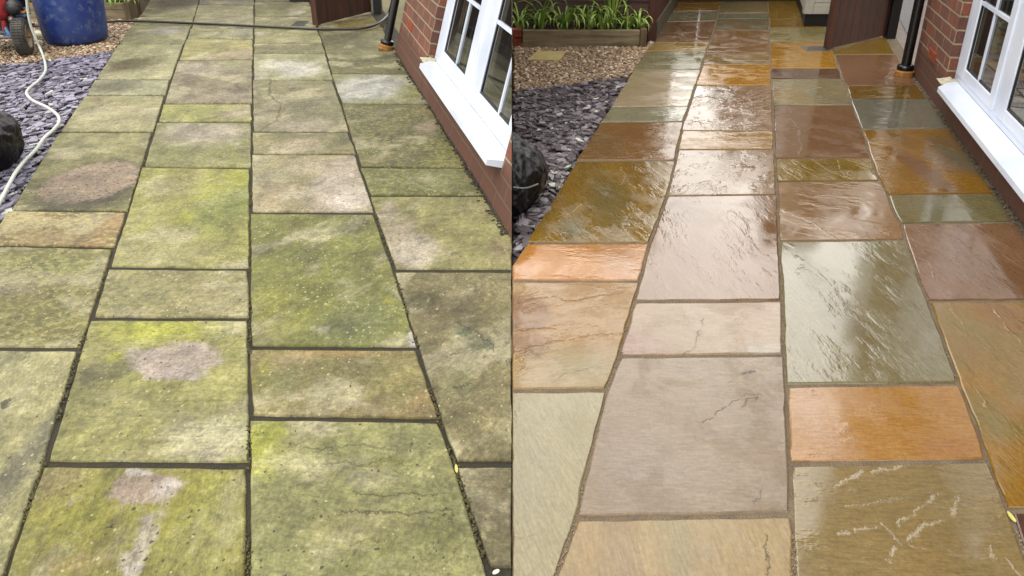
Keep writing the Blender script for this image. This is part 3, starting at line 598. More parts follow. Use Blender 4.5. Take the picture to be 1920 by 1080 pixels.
blackp = simple('black_painted_iron', (14, 14, 16), .3, 1, .3, 20)
rustc = simple('rusty_clay_collar', (168, 116, 52), .7, .8, .35, 30, .3)
brickL, brickR = brick_mat('damp_red_brick', .72, .8), brick_mat('red_brick', .8, .85)

def house(pa, pb, tau, side, mat, u_win, u_end, w_sill, u_stop, u_bars, u_mull, u_gl, hgt, labs, blab):
    """wall frame: x along the wall towards the viewer, y out over the patio, z up the wall"""
    O = G(*pa); u = (G(*pb) - O).normalized(); n = Vector((u.y, -u.x, 0))
    if n.x > 0: n = -n
    t = R(tau); w = Vector((0,0,1)) * math.cos(t) - n * math.sin(t); n = n * math.cos(t) + Vector((0,0,1)) * math.sin(t)
    mw = Matrix(((u.x, n.x, w.x, O.x), (u.y, n.y, w.y, O.y), (u.z, n.z, w.z, O.z), (0,0,0,1)))
    root = emp('brick_house', O, labs[0], 'house', mw=mw)
    rv = -.10; zb = -.25; T = .34; ze = w_sill - .012
    m = LB(); m.box((-.02, -T, zb), (u_win, 0, hgt)); m.box((u_win, -T, zb), (u_end, -.002, ze)); m.box((u_end, -T, zb), (u_stop, .002, hgt))
    m.box((u_win, -T, 1.75), (u_end, -.002, hgt)); m.box((-.02, -3.2, zb), (.3, -T, hgt))
    m.build('wall', mat, root, clip=side)
    s = LB(); fo = .085; n0 = rv + .045
    s0, s1 = u_win + .23, u_win + .03
    P_ = [(s0, fo), (u_end, fo), (u_end, n0), (s1, n0)]
    s.add([(x, y, w_sill + (0 if y == fo else .012)) for x, y in P_] + [(x, y, w_sill - .03) for x, y in P_], [(0,1,2,3), (7,6,5,4), (0,1,5,4), (1,2,6,5), (2,3,7,6), (3,0,4,7)])
    s.build('window_sill', UPVC, root, clip=side)
    fb = w_sill + .012; ft = 1.75; fr = LB(); fy0, fy1 = rv - .03, rv + .045
    u0, u1 = u_win + .004, u_end - .004
    b1 = .058
    fr.box((u0, fy0, fb), (u0 + b1, fy1, ft)); fr.box((u1 - b1, fy0, fb), (u1, fy1, ft)); fr.box((u0 + b1, fy0, fb), (u1 - b1, fy1, fb + .05)); fr.box((u0 + b1, fy0, ft - .06), (u1 - b1, fy1, ft))
    fr.box((u_mull - .045, fy0, fb + .05), (u_mull + .045, fy1, ft - .06))
    f = fr.build('window_frame', UPVC, root, clip=side, bevel=.004)
    for k, (a, b) in enumerate(((u0 + b1, u_mull - .045), (u_mull + .045, u1 - b1))):
        ga, gb = u_gl[k]; gz0, gz1 = w_sill + .125, ft - .14
        sh = LB(); y0, y1 = rv - .02, rv + .055
        a1, b1_, z0, z1 = a - .008, b + .008, fb + .042, ft - .05
        sh.box((a1, y0, z0), (ga, y1, z1)); sh.box((gb, y0, z0), (b1_, y1, z1)); sh.box((ga, y0, z0), (gb, y1, gz0)); sh.box((ga, y0, gz1), (gb, y1, z1))
        so = sh.build('sash', UPVC, root, clip=side, bevel=.006)
        g = LB(); g.box((ga - .004, rv + .030, gz0 - .004), (gb + .004, rv + .040, gz1 + .004)); g.build('pane', GLASS, root, clip=side)
        q = LB(); e = .014
        for (c, d) in (((ga - .001, rv + .0405, gz0), (ga + e, rv + .046, gz1)), ((gb - e, rv + .0405, gz0), (gb + .001, rv + .046, gz1)), ((ga + e, rv + .0405, gz0 - .001), (gb - e, rv + .046, gz0 + e))): q.box(c, d)
        q.build('gasket', gasket, root, clip=side)
        for ub in u_bars[k]:
            br = LB(); br.box((ub - .011, rv + .0402, gz0), (ub + .011, rv + .050, gz1)); br.build('glazing_bar', UPVC, root, clip=side)
        br = LB(); br.box((ga + e, rv + .0404, gz0 + .40), (gb - e, rv + .0505, gz0 + .422)); br.build('glazing_bar', UPVC, root, clip=side)
    # crumbled mortar where sill and jamb meet, air brick, ragged pointing
    mm = LB(); rr = random.Random(5 + side); a0, a1, c0, c1 = u_win - .03, u_win + .14, -.10, .05; n_ = 14; v = []
    for i in range(n_ + 1):
        for j in range(n_ + 1):
            x, y = a0 + (a1 - a0) * i / n_, c0 + (c1 - c0) * j / n_; e_ = min(i, j, n_ - i, n_ - j) / (n_ / 2)
            v.append((x + rr.uniform(-.003, .003), y + rr.uniform(-.003, .003), w_sill - .002 + min(1, e_ * 2) * (.014 + .03 * max(0, mnoise.noise(Vector((x * 30, y * 30, side * 5)))))))
    mm.add(v, [(i*(n_+1)+j, (i+1)*(n_+1)+j, (i+1)*(n_+1)+j+1, i*(n_+1)+j+1) for i in range(n_) for j in range(n_)], True)
    mm.build('rough_mortar', drip, root, clip=side)
    vb = LB(); ub, zz = blab
    vb.box((ub, -.05, zz), (ub + .26, .003, zz + .078))
    for i in range(5): vb.box((ub + .012, -.02, zz + .008 + i * .014), (ub + .248, .010, zz + .014 + i * .014))
    vb.build('air_brick', terra, root, clip=side)
    return root, mw
rootR, mwR = house((1711,140), (1920,425), 0, 1, brickR, 1.03, 3.75, .205, 5.6, ((1.60,), (2.75,)), 2.055, ((1.27, 1.92), (2.25, 3.5)), 5.2,
    ['red brick house wall with a white window beside the clean wet patio'], (.40, .22))
rootL, mwL = house((742,97), (960,447), 15, -1, brickL, 1.38, 3.74, .235, 5.2, ((2.09,), (3.28,)), 2.60, ((1.66, 2.40), (2.82, 3.52)), 2.4,
    ['damp red brick house wall with a white window beside the mossy patio'], (.34, .27))
# coping and eaves that keep the weather off the wall tops (above the picture, seen in reflections)
eave = simple('white_soffit', (220, 220, 216), .5)
for rt, sd_, h_ in ((rootR, 1, 5.2), (rootL, -1, 2.4)):
    m = LB(); m.box((-.2, -.5, h_), (5.9 if sd_ > 0 else 5.1, .28, h_ + .12)); m.build('eaves', eave, rt, clip=sd_)

def downpipe(mw, side, u, nrm, lab, base_px, rad=.037, lean=(0, 0, 1)):
    b = G(*base_px); ax = Vector(lean).normalized()
    root = emp('downpipe', b, lab, 'drainpipe')
    m = MB(); m.lathe(b, [(rad, .05), (rad, 2.45)], 20, ax); m.build('pipe', blackp, root)
    m = MB(); m.lathe(b, [(0, .088), (rad + .004, .088), (rad + .022, .082), (rad + .026, .07), (rad + .026, .052), (rad + .012, .046), (0, .046)], 24, ax); m.build('collar', blackp, root)
    m = MB(); m.lathe(b, [(0, .0455), (rad + .03, .0455), (rad + .037, .034), (rad + .03, .022), (rad + .036, .012), (rad + .03, -.01), (0, -.01)], 28, ax); m.build('drain_socket', rustc, root)
axL = Vector((mwL[0][2], mwL[1][2], mwL[2][2]))
downpipe(mwR, 1, 0, 0, 'black downpipe in a rusty collar at the wall corner of the clean wet patio', (1694.5, 142))
downpipe(mwL, -1, 0, 0, 'black downpipe in a rusty collar at the wall corner of the mossy patio', (723.5, 93), .034, axL)

# dirt and moss gathered along the foot of the left wall
def debris(name, pts, wd, n, mat, side, r0, r1, seed, lab=None, zz=0.0, flat=.5):
    rr = random.Random(seed); m = MB(); P = [G(*p) for p in pts]
    for i in range(n):
        k = rr.random() * (len(P) - 1); a, b = P[int(k)], P[min(int(k) + 1, len(P) - 1)]; q = a.lerp(b, k - int(k))
        q = q + Vector((-abs(rr.gauss(0, wd)), rr.uniform(-.03, .03), zz)); r_ = rr.uniform(r0, r1)
        m.lathe(q, [(0, -r_ * flat), (r_, -r_ * .1), (r_ * rr.uniform(.5, .9), r_ * flat * .8), (0, r_ * flat)], 5)
    o = m.build(name, mat, clip=side); tag(o, kind='stuff')
    for p in o.data.polygons: p.use_smooth = False
mossd = simple('dark_moss_and_grit', (60, 52, 34), .95, .8, .5, 40)
debris('moss_and_grit', [(745,98),(772,138),(812,194),(850,258),(884,314),(918,368),(958,440)], .022, 900, mossd, -1, .004, .014, 3)
debris('mortar_fillet', [(1712,142),(1745,186),(1786,242),(1872,363),(1918,425),(1975,500)], .010, 500, simple('grey_mortar', (112,98,78), .9, .7, .4, 40), 1, .005, .012, 4)

# grit, moss crumbs and bits of mortar standing in the joints
def joint_crumbs(name, Js, y0, y1, n, mat, side, seed, spread):
    rr = random.Random(seed); m = MB()
    for i in range(n):
        J = rr.choice(Js); y = y0 + (y1 - y0) * rr.random() ** 1.3; p = G(interp(J, y), y); r_ = rr.uniform(.0018, .0055) * (1 if side < 0 else .55)
        if mnoise.noise(Vector((p.x * 3, p.y * 3, seed))) < -.05: continue
        p = p + Vector((rr.gauss(0, spread), 0, -.004 + rr.random() * .004))
        if side * p.x < .01: continue
        m.lathe(p, [(0, -r_ * .5), (r_, 0), (r_ * rr.uniform(.4, .8), r_ * .6), (0, r_ * .7)], 5)
    o = m.build(name, mat); tag(o, kind='stuff')
    for q in o.data.polygons: q.use_smooth = False
joint_crumbs('moss_crumbs', LJ[1:4], 60, 1100, 2600, simple('olive_moss', (84, 78, 40), .95, .8, .5, 60), -1, 31, .0055)
joint_crumbs('mortar_crumbs', RJ[1:4], 60, 1100, 2200, simple('sandy_crumbs', (150, 130, 104), .9, .9, .4, 60), 1, 32, .0045)

# ---------------------------------------------------------------- timber: sheds, gates, posts, planters
def wood(name, a, b, k=.8, ax=0, rough=.55, sc=30):
    t = NT(name); o = t.obj(); s = [sc, sc, sc]; s[ax] = sc * .06
    g = t.noise(t.mp(o, tuple(s)), 1.0, 7, .65, .6); d = t.noise(o, 3, 4, .6)
    c = t.mix(t.mr(g, .3, .7), lin(a, k), lin(b, k)); c = t.mix(1.0, c, t.mr(d, .3, .7, .75, 1.2, False), 'MULTIPLY')
    t.set(Base_Color=c, Roughness=rough); t.bump(g, .35, .004); return t.m
redwood = wood('red_brown_cladding', (86, 42, 30), (60, 34, 28), .8, 0)
redpost = wood('red_brown_post', (98, 44, 26), (66, 32, 22), .8, 2)
oldwood = wood('weathered_sleeper', (176, 162, 130), (116, 100, 76), .8, 0, .8)
gatew = wood('dark_gate_boards', (92, 50, 28), (56, 33, 22), .9, 2, .8)
blackw = wood('black_stained_timber', (26, 24, 26), (14, 14, 16), .8, 2, .5)
greyish = wood('pale_grey_plinth_board', (120, 112, 84), (84, 74, 52), .8, 1, .8)

def shed(side, corner_px, back_px, front_x_px, y_px, lab, post_w=.075, hgt=2.1):
    A = G(*corner_px); B = G(*back_px)
    root = emp('garden_shed', A, lab, 'shed')
    xf = G(front_x_px, y_px).x if side < 0 else .0
    # front of overlapping boards, facing the viewer
    x0, x1 = (xf, A.x - post_w) if side < 0 else (.002, A.x - post_w)
    m = MB(); hb = .125
    for i in range(int(hgt / hb)):
        z = i * hb - .03
        m.add([(x0, A.y + .02, z), (x1, A.y + .02, z), (x1, A.y + .02, z + hb), (x0, A.y + .02, z + hb),
               (x0, A.y - .012, z + .004), (x1, A.y - .012, z + .004), (x1, A.y + .006, z + hb + .004), (x0, A.y + .006, z + hb + .004)],
              [(4,5,6,7), (0,1,5,4), (3,2,6,7), (1,2,6,5), (0,3,7,4), (0,1,2,3)])
    m.build('cladding', redwood, root)
    m = MB(); m.box((A.x - post_w, A.y - .03, -.04), (A.x, A.y + .05, hgt)); m.build('corner_post', redpost, root, bevel=.004)
    d = (B - A).normalized(); nrm = Vector((d.y, -d.x, 0))
    m = MB(); s0 = A + d * .06; L = (B - A).length
    P = [s0 - nrm * .04, s0 - nrm * .001, s0 + d * (L - .06) - nrm * .001, s0 + d * (L - .06) - nrm * .04]
    m.slab(P, .16, hgt - .02); m.build('side_panel', redpost, root)
    P = [s0 - nrm * .04, s0 + nrm * .012, s0 + d * (L - .06) + nrm * .012, s0 + d * (L - .06) - nrm * .04]
    m = MB(); m.slab(P, -.03, .159); m.build('base_board', greyish, root)
    m = MB(); m.slab([Vector((x0 - .0, A.y - .12, 0)), Vector((A.x + .08, A.y - .12, 0)), Vector((B.x + .08, B.y, 0)), Vector((x0, B.y, 0))], hgt, hgt + .06)
    m.build('roof', blackw, root, clip=side)
    return root
shed(1, (1227, 75.5), (1272, 1), 960, 75, 'red-brown timber shed behind the planter by the clean patio')
shed(-1, (263, 28.5), (306, -42), -60, 28, 'red-brown timber shed beyond the blue barrel', hgt=1.9)

def gate(side, a_px, b_px, post_px, lab, plab, hgt=1.8, pw=.085, th=.07):
    A, B = G(*a_px), G(*b_px); d = (B - A).normalized(); nrm = Vector((-d.y, d.x, 0))
    root = emp('garden_gate', A, lab, 'gate')
    L = (B - A).length; n = 7; bw = L / n
    for i in range(n):
        p = A + d * (bw * i + .002); q = A + d * (bw * (i + 1) - .002)
        m = MB(); m.slab([p, q, q + nrm * .022, p + nrm * .022], .02, hgt - .01); m.build('board', gatew, root)
    for z in (.14, .86, 1.58): m = MB(); m.slab([A + nrm * .0225, B + nrm * .0225, B + nrm * th, A + nrm * th], z, z + .1); m.build('ledge', gatew, root)
    m = MB(); m.slab([A - d * .045, A - d * .0005, A - d * .0005 + nrm * th, A - d * .045 + nrm * th], .012, hgt); m.build('stile', gatew, root, bevel=.003)
    pc = G(*post_px); r = emp('gate_post', pc, plab, 'post')
    m = MB(); m.box((pc.x - pw / 2, pc.y - .0, -.05), (pc.x + pw / 2, pc.y + .1, 2.0)); m.build('timber_post', blackw, r, bevel=.004)
    m = MB(); m.box((pc.x - pw / 2 - .01, pc.y - .01, 2.0), (pc.x + pw / 2 + .01, pc.y + .11, 2.03)); m.build('post_cap', blackw, r)
    for z in (.35, 1.5):
        m = MB(); m.box((pc.x - pw / 2 - .05, pc.y - .006, z), (pc.x - pw / 2 + .04, pc.y - .0005, z + .035)); m.build('hinge', blackp, r)
gate(1, (1561, 93.5), (1661, 69.5), (1671, 72), 'dark brown boarded gate standing open onto the clean patio', 'dark post holding the open gate of the clean patio')
gate(-1, (602, 49), (697, 25), (708, 25), 'dark brown boarded gate standing open onto the mossy patio', 'dark post holding the open gate of the mossy patio')

# white clad outbuilding beyond the gate
whitew = wood('white_cladding', (216, 212, 200), (196, 192, 180), .8, 0, .6, 12)
def outbuilding(side, c_px, b_px, x1_px, lab, hgt=2.3):
    A, B = G(*c_px), G(*b_px); x1 = G(x1_px, c_px[1]).x; root = emp('white_shed', A, lab, 'shed'); d = (B - A)
    m = MB(); m.slab([A, Vector((x1, A.y, 0)), Vector((x1 + d.x, B.y, 0)), B], -.03, .118); m.build('plinth', blackw, root)
    o = .012; A2, B2 = A + Vector((-o, -o, 0)), B + Vector((-o, 0, 0)); m = MB(); hb = .11
    for i in range(int((hgt - .12) / hb)):
        z = .12 + i * hb
        for k, (e0, e1) in enumerate(((o, 0), (.0, .0))): pass
        m.slab([A2, Vector((x1, A2.y, 0)), Vector((x1 + d.x, B2.y, 0)), B2], z, z + hb - .006)
        m.slab([A, Vector((x1, A.y, 0)), Vector((x1 + d.x, B.y, 0)), B], z + hb - .0059, z + hb - .0001)
    m.build('cladding', whitew, root)
    m = MB(); m.box((A2.x - .012, A2.y - .012, .1195), (A2.x + .075, A2.y + .05, hgt)); m.build('corner_trim', whitew, root, bevel=.004)
    m = MB(); m.slab([A2 - Vector((.15, .15, 0)), Vector((x1, A2.y - .15, 0)), Vector((x1 + d.x, B2.y, 0)), B2 - Vector((.15, 0, 0))], hgt, hgt + .08); m.build('roof', blackw, root)
outbuilding(1, (1507, 49), (1489, -8), 1600, 'white clad shed on a black plinth behind the open gate of the clean patio')
outbuilding(-1, (543, 2.6), (536, -36), 640, 'white shed on a black plinth behind the gate of the mossy patio')

# boundary fences at the far end
def fence(x0, x1, y, side, lab, hgt=1.75):
    root = emp('board_fence', (x0, y, 0), lab, 'fence'); n = int(abs(x1 - x0) / .14); w_ = (x1 - x0) / n; m = MB()
    for i in range(n): m.box((x0 + i * w_ + .003, y + (.012 if i % 2 else 0), .12), (x0 + (i + 1) * w_ - .003, y + .018 + (.012 if i % 2 else 0), hgt + .012 * math.sin(i * 2.1)))
    m.build('boards', gatew, root); m = MB(); m.box((x0, y + .0, -.04), (x1, y + .04, .115)); m.build('gravel_board', blackw, root)
    for i in range(int(abs(x1 - x0) / 1.8) + 1):
        m = MB(); xx = x0 + i * 1.8; m.box((xx, y + .045, -.04), (xx + .09, y + .13, hgt + .06)); m.build('post', gatew, root)
e1 = G(1265, 2); e2 = G(1500, 2)
fence(e1.x - .0, e2.x + .35, e1.y, 1, 'low dark board fence closing the far end of the clean patio', .8)
fence(-8.5, -3.0, G(400, -48).y, -1, 'low dark board fence closing the far end of the mossy patio', .8)

def planter(side, x0_px, x1_px, yt, yb, lab, back_y, soil_z=.02):
    f0, f1 = G(x0_px, yb), G(x1_px, yb); y = f0.y; hgt = (atY(x1_px, yt, y)).z; root = emp('timber_planter', f0, lab, 'planter')
    x0, x1 = f0.x, f1.x
    m = MB(); m.box((x0, y, -.04), (x1 - .0605, y + .06, hgt)); m.build('front_board', oldwood, root, bevel=.005)
    m = MB(); m.box((x1 - .06, y - .012, -.04), (x1, back_y, hgt + .012)); m.build('end_board', wood('sleeper_end', (128,112,80), (84,70,48), .8, 2, .8), root, bevel=.005)
    m = MB(); m.box((x0, y + .0605, -.04), (x1 - .0605, back_y, hgt - soil_z)); m.build('soil', soil.m, root)
    return hgt
hR = planter(1, 980, 1211, 57, 87, 'low weathered timber planter of strap-leaved plants by the clean patio', G(1227, 75.5).y - .02)
hL = planter(-1, -40, 247, 6, 35.5, 'low weathered timber planter behind the blue barrel', G(263, 28.5).y - .02)
# red brick stub at the left end of the planter
b0 = G(961, 85); b1 = G(979, 85); rt = emp('brick_edging', b0, 'short stack of red bricks at the left end of the planter', 'bricks')
for k in range(2):
    m = MB(); m.box((.004, b0.y, k * .078 - .01), (b1.x - .004, b0.y + .1, k * .078 + .06)); m.build('brick', simple('orange_red_brick', (158, 72, 48), .85, .8, .3, 30, .4), rt, bevel=.004)

# strap-leaved plants, each clump a plant
leafm = NT('glossy_strap_leaf'); gi_ = leafm.island(); leafm.set(Base_Color=leafm.mix(gi_, lin((84,132,40), 1.1), lin((190,212,112), 1.1)), Roughness=.38)
leafm.b.inputs['Subsurface Weight'].default_value = 0
def clump(x, y, z, n, L, spread, seed, lab, side, up=.5, wd=.011):
    rr = random.Random(seed); m = MB()
    for i in range(n):
        a = rr.uniform(0, 2 * math.pi); l = L * (rr.uniform(.4, .9) if rr.random() < .7 else rr.uniform(.9, 1.3)); w = wd * rr.uniform(.7, 1.2); u0 = rr.uniform(up * rr.uniform(.0, 1), 1.0)
        d = Vector((math.cos(a), math.sin(a), 0)); s = Vector((-d.y, d.x, 0)); p = Vector((x, y, z)) + d * rr.uniform(0, .03); ang = math.pi / 2 * (.45 + .55 * u0); v = []; n_ = 8
        k_ = rr.uniform(1.0, 2.0) * spread
        for j in range(n_ + 1):
            t = j / n_; ww = w * (1 - t ** 2.5) * (.55 + .9 * t if t < .5 else 1); v += [p - s * ww, p + Vector((0, 0, -ww * .5)), p + s * ww]
            ang2 = ang - k_ * t * t * 2.6; p = p + (d * math.cos(ang2) + Vector((0, 0, 1)) * math.sin(ang2)) * (l / n_)
        m.add(v, [(j*3+q, j*3+q+1, j*3+q+4, j*3+q+3) for j in range(n_) for q in (0, 1)], True)
    o = m.build('strap_leaved_plant', leafm.m, clip=side, loc=(x, y, z)); return tag(o, lab, 'plant', 'strap-leaved plants in the timber planters')
pyR = G(1100, 87).y
for i, (px, dy, n, L, sp, lab) in enumerate((
    (975, .16, 26, .34, 1.0, 'leftmost clump of arching green leaves in the planter of the clean garden'),
    (1016, .2, 30, .36, 1.1, 'second clump of arching green leaves from the left end of the clean garden planter'),
    (1060, .16, 34, .38, 1.2, 'clump of green leaves left of the middle of the planter of the clean garden'),
    (1108, .18, 34, .38, 1.3, 'clump of green leaves in the middle of the planter, spilling over its front board'),
    (1132, .13, 30, .36, 1.5, 'green clump whose leaves hang lowest over the front board of the planter'),
    (1150, .22, 26, .62, .35, 'tall spiky clump with upright narrow leaves in the planter'),
    (1180, .14, 26, .30, 1.1, 'small clump of green leaves right of the tall spiky one in the planter'),
    (1200, .15, 22, .26, 1.1, 'rightmost small clump of green leaves by the planter end'))):
    p = atY(px, 75, pyR); clump(p.x, pyR + dy, hR - .02, int(n * 1.35), L * (1.12 if sp > .5 else 1.2), sp, 40 + i, lab, 1, .5 if sp > .5 else .85, .011 if sp > .5 else .008)
pyL = G(200, 35.5).y
for i, (px, lab) in enumerate(((45, 'green clump above the red pressure washer engine'), (68, 'green clump just left of the blue barrel'), (205, 'green clump just right of the blue barrel'), (228, 'green clump in the right end of the planter behind the barrel'))):
    p = atY(px, 28, pyL); clump(p.x, pyL + .16, hL - .04, 70, .36, 1.2, 60 + i, lab, -1)

# block paving and tarmac of the side passage beyond the gates
bp = NT('block_paving'); v = bp.mp(bp.obj(), (1, 1/STR, 1), R(75)); b = bp.n('TexBrick'); bp.put(b.inputs['Vector'], v); b.inputs['Scale'].default_value = 1
b.inputs['Brick Width'].default_value = .2; b.inputs['Row Height'].default_value = .1; b.inputs['Mortar Size'].default_value = .005
bp.put(b.inputs['Color1'], lin((136,112,100), .7)); bp.put(b.inputs['Color2'], lin((108,86,78), .7)); bp.put(b.inputs['Mortar'], lin((66,60,54), .6))
bp.set(Base_Color=bp.mix(1.0, b.outputs['Color'], bp.mr(bp.noise(v, 20, 5), .3, .7, .7, 1.25, False), 'MULTIPLY'), Roughness=.4)
asph = simple('wet_asphalt', (96, 96, 100), .5, .6, .4, 60, .4)
def passage(side, J4, a, b_, c_, d_):
    P = [G(interp(J4, y) + 3, y) for y in (a, a + 25, b_)]
    Q = [Vector((P[-1].x + .3, P[-1].y, 0)), Vector((P[-1].x + 1.6, P[-1].y + .1, 0)), Vector((P[0].x + 1.6, P[0].y, 0))]
    if side < 0: Q = [Vector((min(q.x, -.01), q.y, 0)) for q in Q]
    return P + Q
sheet('side_path', passage(1, RJ[4], -20, 140, 0, 0), -.012, bp.m, 0)
t1 = [G(1700, 60), G(1720, 60), G(1735, -30), G(1680, -30), G(1680, 20)]
sheet('tarmac_drive', [(p.x, p.y) for p in t1], -.006, asph, 0)
sheet('side_path', passage(-1, LJ[4], -30, 100, 0, 0), -.012, joint_mat('mossy_path_stone', (140,134,96), (150,142,104), (118,112,78), .75), -1)

# drain grates set in the paving
def grate(px0, py0, px1, py1, lab, mat):
    a, b = G(px0, py1), G(px1, py0); root = emp('drain_grate', (a + b) / 2, lab, 'drain grate'); fr = .012
    m = MB(); z0, z1 = -.02, .004
    m.box((a.x, a.y, z0), (b.x, a.y + fr, z1)); m.box((a.x, b.y - fr, z0), (b.x, b.y, z1)); m.box((a.x, a.y + fr, z0), (a.x + fr, b.y - fr, z1)); m.box((b.x - fr, a.y + fr, z0), (b.x, b.y - fr, z1))
    m.build('frame', mat, root)
    m = MB(); n = 11; w_ = (b.x - a.x - 2 * fr) / n
    for i in range(n): m.box((a.x + fr + i * w_ + .002, a.y + fr, z0), (a.x + fr + (i + .55) * w_, b.y - fr, z1 - .001))
    m.build('bars', mat, root)
    m = MB(); m.box((a.x + .001, a.y + .001, -.004), (b.x - .001, b.y - .001, .0015)); m.build('sump', blackp, root)
grey_m = simple('galvanised_grey', (104, 106, 110), .45, .8, .3, 40)
grate(1512, 87.5, 1545, 95.5, 'grey slotted drain grate in the ochre slab by the gate', grey_m)
grate(545, 39.5, 580, 48.5, 'grey slotted drain grate in the mossy paving by the gate', simple('mossy_grey_metal', (98, 102, 96), .7, .8, .3, 40))
# ---------------------------------------------------------------- loose stone: slate chips and gravel
def in_poly(x, y, P):
    c = False; j = len(P) - 1
    for i in range(len(P)):
        if (P[i][1] > y) != (P[j][1] > y) and x < (P[j][0] - P[i][0]) * (y - P[i][1]) / (P[j][1] - P[i][1]) + P[i][0]: c = not c
        j = i
    return c
def slate(name, poly, n, mat, seed, side):
    W_ = [G(*p) for p in poly]; Pw = [(p.x, p.y) for p in W_]; xs = [p[0] for p in Pw]; ys = [p[1] for p in Pw]; rr = random.Random(seed); m = MB(); k = 0
    while k < n:
        x, y = rr.uniform(min(xs), max(xs)), rr.uniform(min(ys), max(ys))
        if not in_poly(x, y, Pw): continue
        k += 1; r_ = .017 + .038 * rr.random() ** 1.5; q = rr.randint(5, 8); el = rr.uniform(.45, .85); z = rr.uniform(-.035, .006) - (0 if r_ < .035 else .006)
        rot = Matrix.Rotation(rr.uniform(0, 6.28), 3, 'Z'); tl = Matrix.Rotation(rr.gauss(0, .085), 3, 'X') @ Matrix.Rotation(rr.gauss(0, .085), 3, 'Y'); th = rr.uniform(.003, .007)
        an = sorted(rr.uniform(0, 6.28) for _ in range(q)); pts = [Vector((math.cos(a) * r_ * rr.uniform(.8, 1.15), math.sin(a) * r_ * el * rr.uniform(.8, 1.15), 0)) for a in an]
        top = [tl @ (rot @ (p + Vector((0, 0, th)))) for p in pts]; bot = [tl @ (rot @ (p * 1.04)) for p in pts]
        top = [Vector((p.x, p.y * 1.4, p.z)) + Vector((x, y, z)) for p in top]; bot = [Vector((p.x, p.y * 1.4, p.z)) + Vector((x, y, z)) for p in bot]
        if side and min(side * p.x for p in top + bot) < .002: continue
        m.add(top + bot, [tuple(range(q))] + [(i, q + i, q + (i + 1) % q, (i + 1) % q) for i in range(q)])
    return tag(m.build(name, mat), kind='stuff')
def slate_mat(name, a, b, c, k, rough):
    t = NT(name); i = t.island(); o = t.obj(); cr_ = t.n('ValToRGB'); t.put(cr_.inputs[0], i); e = cr_.color_ramp.elements
    e[0].color = lin(a, k) + (1,); e[1].color = lin(c, k) + (1,); e[1].position = .97; x = e.new(.55); x.color = lin(b, k) + (1,)
    x = e.new(.30); x.color = lin(tuple(v_ * .8 for v_ in a), k) + (1,); x = e.new(.985); x.color = lin((214, 220, 206), k) + (1,)
    t.set(Base_Color=t.mix(1.0, cr_.outputs[0], t.mr(t.noise(o, 60, 4), .3, .7, .8, 1.2, False), 'MULTIPLY'), Roughness=rough); t.bump(t.noise(o, 90, 4), .3, .003); return t.m
Ls = [(-120,128),(0,120),(60,115),(130,107),(180,100),(207,96),(216,88),(178,146),(158,177),(108,246),(12,393),(-40,462),(-160,520),(-420,520)]
Rs = [(960.3,172),(1000,165),(1035,162),(1090,155),(1140,148),(1176,143),(1143,199),(1122,228),(1078,299),(985,454),(958,497),(960.3,495)]
bedd = simple('dark_stone_bed', (48, 44, 48), .9, .7, .4, 30, .5)
def bed(name, P, z, mat, side): sheet(name, [(q.x, q.y) for q in (G(*p) for p in P)], z, mat, side)
bed('slate_bed', Ls, -.034, bedd, -1); bed('slate_bed', [(962,172)] + Rs[1:], -.034, bedd, 1)
slate('slate_chips', Ls, 5600, slate_mat('dry_plum_slate', (118,114,134), (146,141,164), (172,168,190), .86, .5), 11, -1)
slate('slate_chips', Rs, 3600, slate_mat('wet_plum_slate', (84,76,82), (112,102,108), (150,144,152), 1.05, .34), 12, 1)
def gravel(name, poly, n, mat, seed, side, avoid=None):
    W_ = [G(*p) for p in poly]; Pw = [(p.x, p.y) for p in W_]; xs = [p[0] for p in Pw]; ys = [p[1] for p in Pw]; rr = random.Random(seed); v = []; f = []; k = 0
    base = [(0,0,1),(1,0,0),(0,1,0),(-1,0,0),(0,-1,0),(.6,.6,.6),(-.6,.6,.6),(-.6,-.6,.6),(.6,-.6,.6)]
    fs = [(0,5,6),(0,6,7),(0,7,8),(0,8,5),(5,1,2),(6,2,3),(7,3,4),(8,4,1),(5,2,6),(6,3,7),(7,4,8),(8,1,5)]
    while k < n:
        x, y = rr.uniform(min(xs), max(xs)), rr.uniform(min(ys), max(ys))
        if not in_poly(x, y, Pw): continue
        k += 1; r_ = rr.uniform(.007, .0165); a = rr.uniform(0, 6.28); ca, sa = math.cos(a), math.sin(a); ex, ez = rr.uniform(1, 1.5), rr.uniform(.5, .8); z = rr.uniform(-.03, -.006)
        if side and side * x < .02: continue
        b_ = len(v)
        for p in base:
            px, py, pz = p[0] * r_ * ex * rr.uniform(.85, 1.1), p[1] * r_ * rr.uniform(.85, 1.1), p[2] * r_ * ez
            v.append((x + px * ca - py * sa, y + (px * sa + py * ca) * 1.3, z + pz + .004))
        f += [tuple(i + b_ for i in q) for q in fs]
    me = bpy.data.meshes.new(name); me.from_pydata(v, [], f); me.update(); me.materials.append(mat)
    for p in me.polygons: p.use_smooth = True
    o = bpy.data.objects.new(name, me); C.objects.link(o); return tag(o, kind='stuff')
pg = NT('river_gravel'); i_ = pg.island(); cr_ = pg.n('ValToRGB'); pg.put(cr_.inputs[0], i_); e = cr_.color_ramp.elements; e[0].color = lin((78,58,46), .75) + (1,); e[1].color = lin((236,226,206), .8) + (1,)
for q_, c_ in ((.2, (132,110,90)), (.38, (176,148,116)), (.52, (112,100,92)), (.66, (198,176,140)), (.8, (164,126,98)), (.9, (206,190,166))): x = e.new(q_); x.color = lin(c_, .75) + (1,)
pg.set(Base_Color=pg.mix(1.0, cr_.outputs[0], (1.4, 1.36, 1.28), 'MULTIPLY'), Roughness=.45)
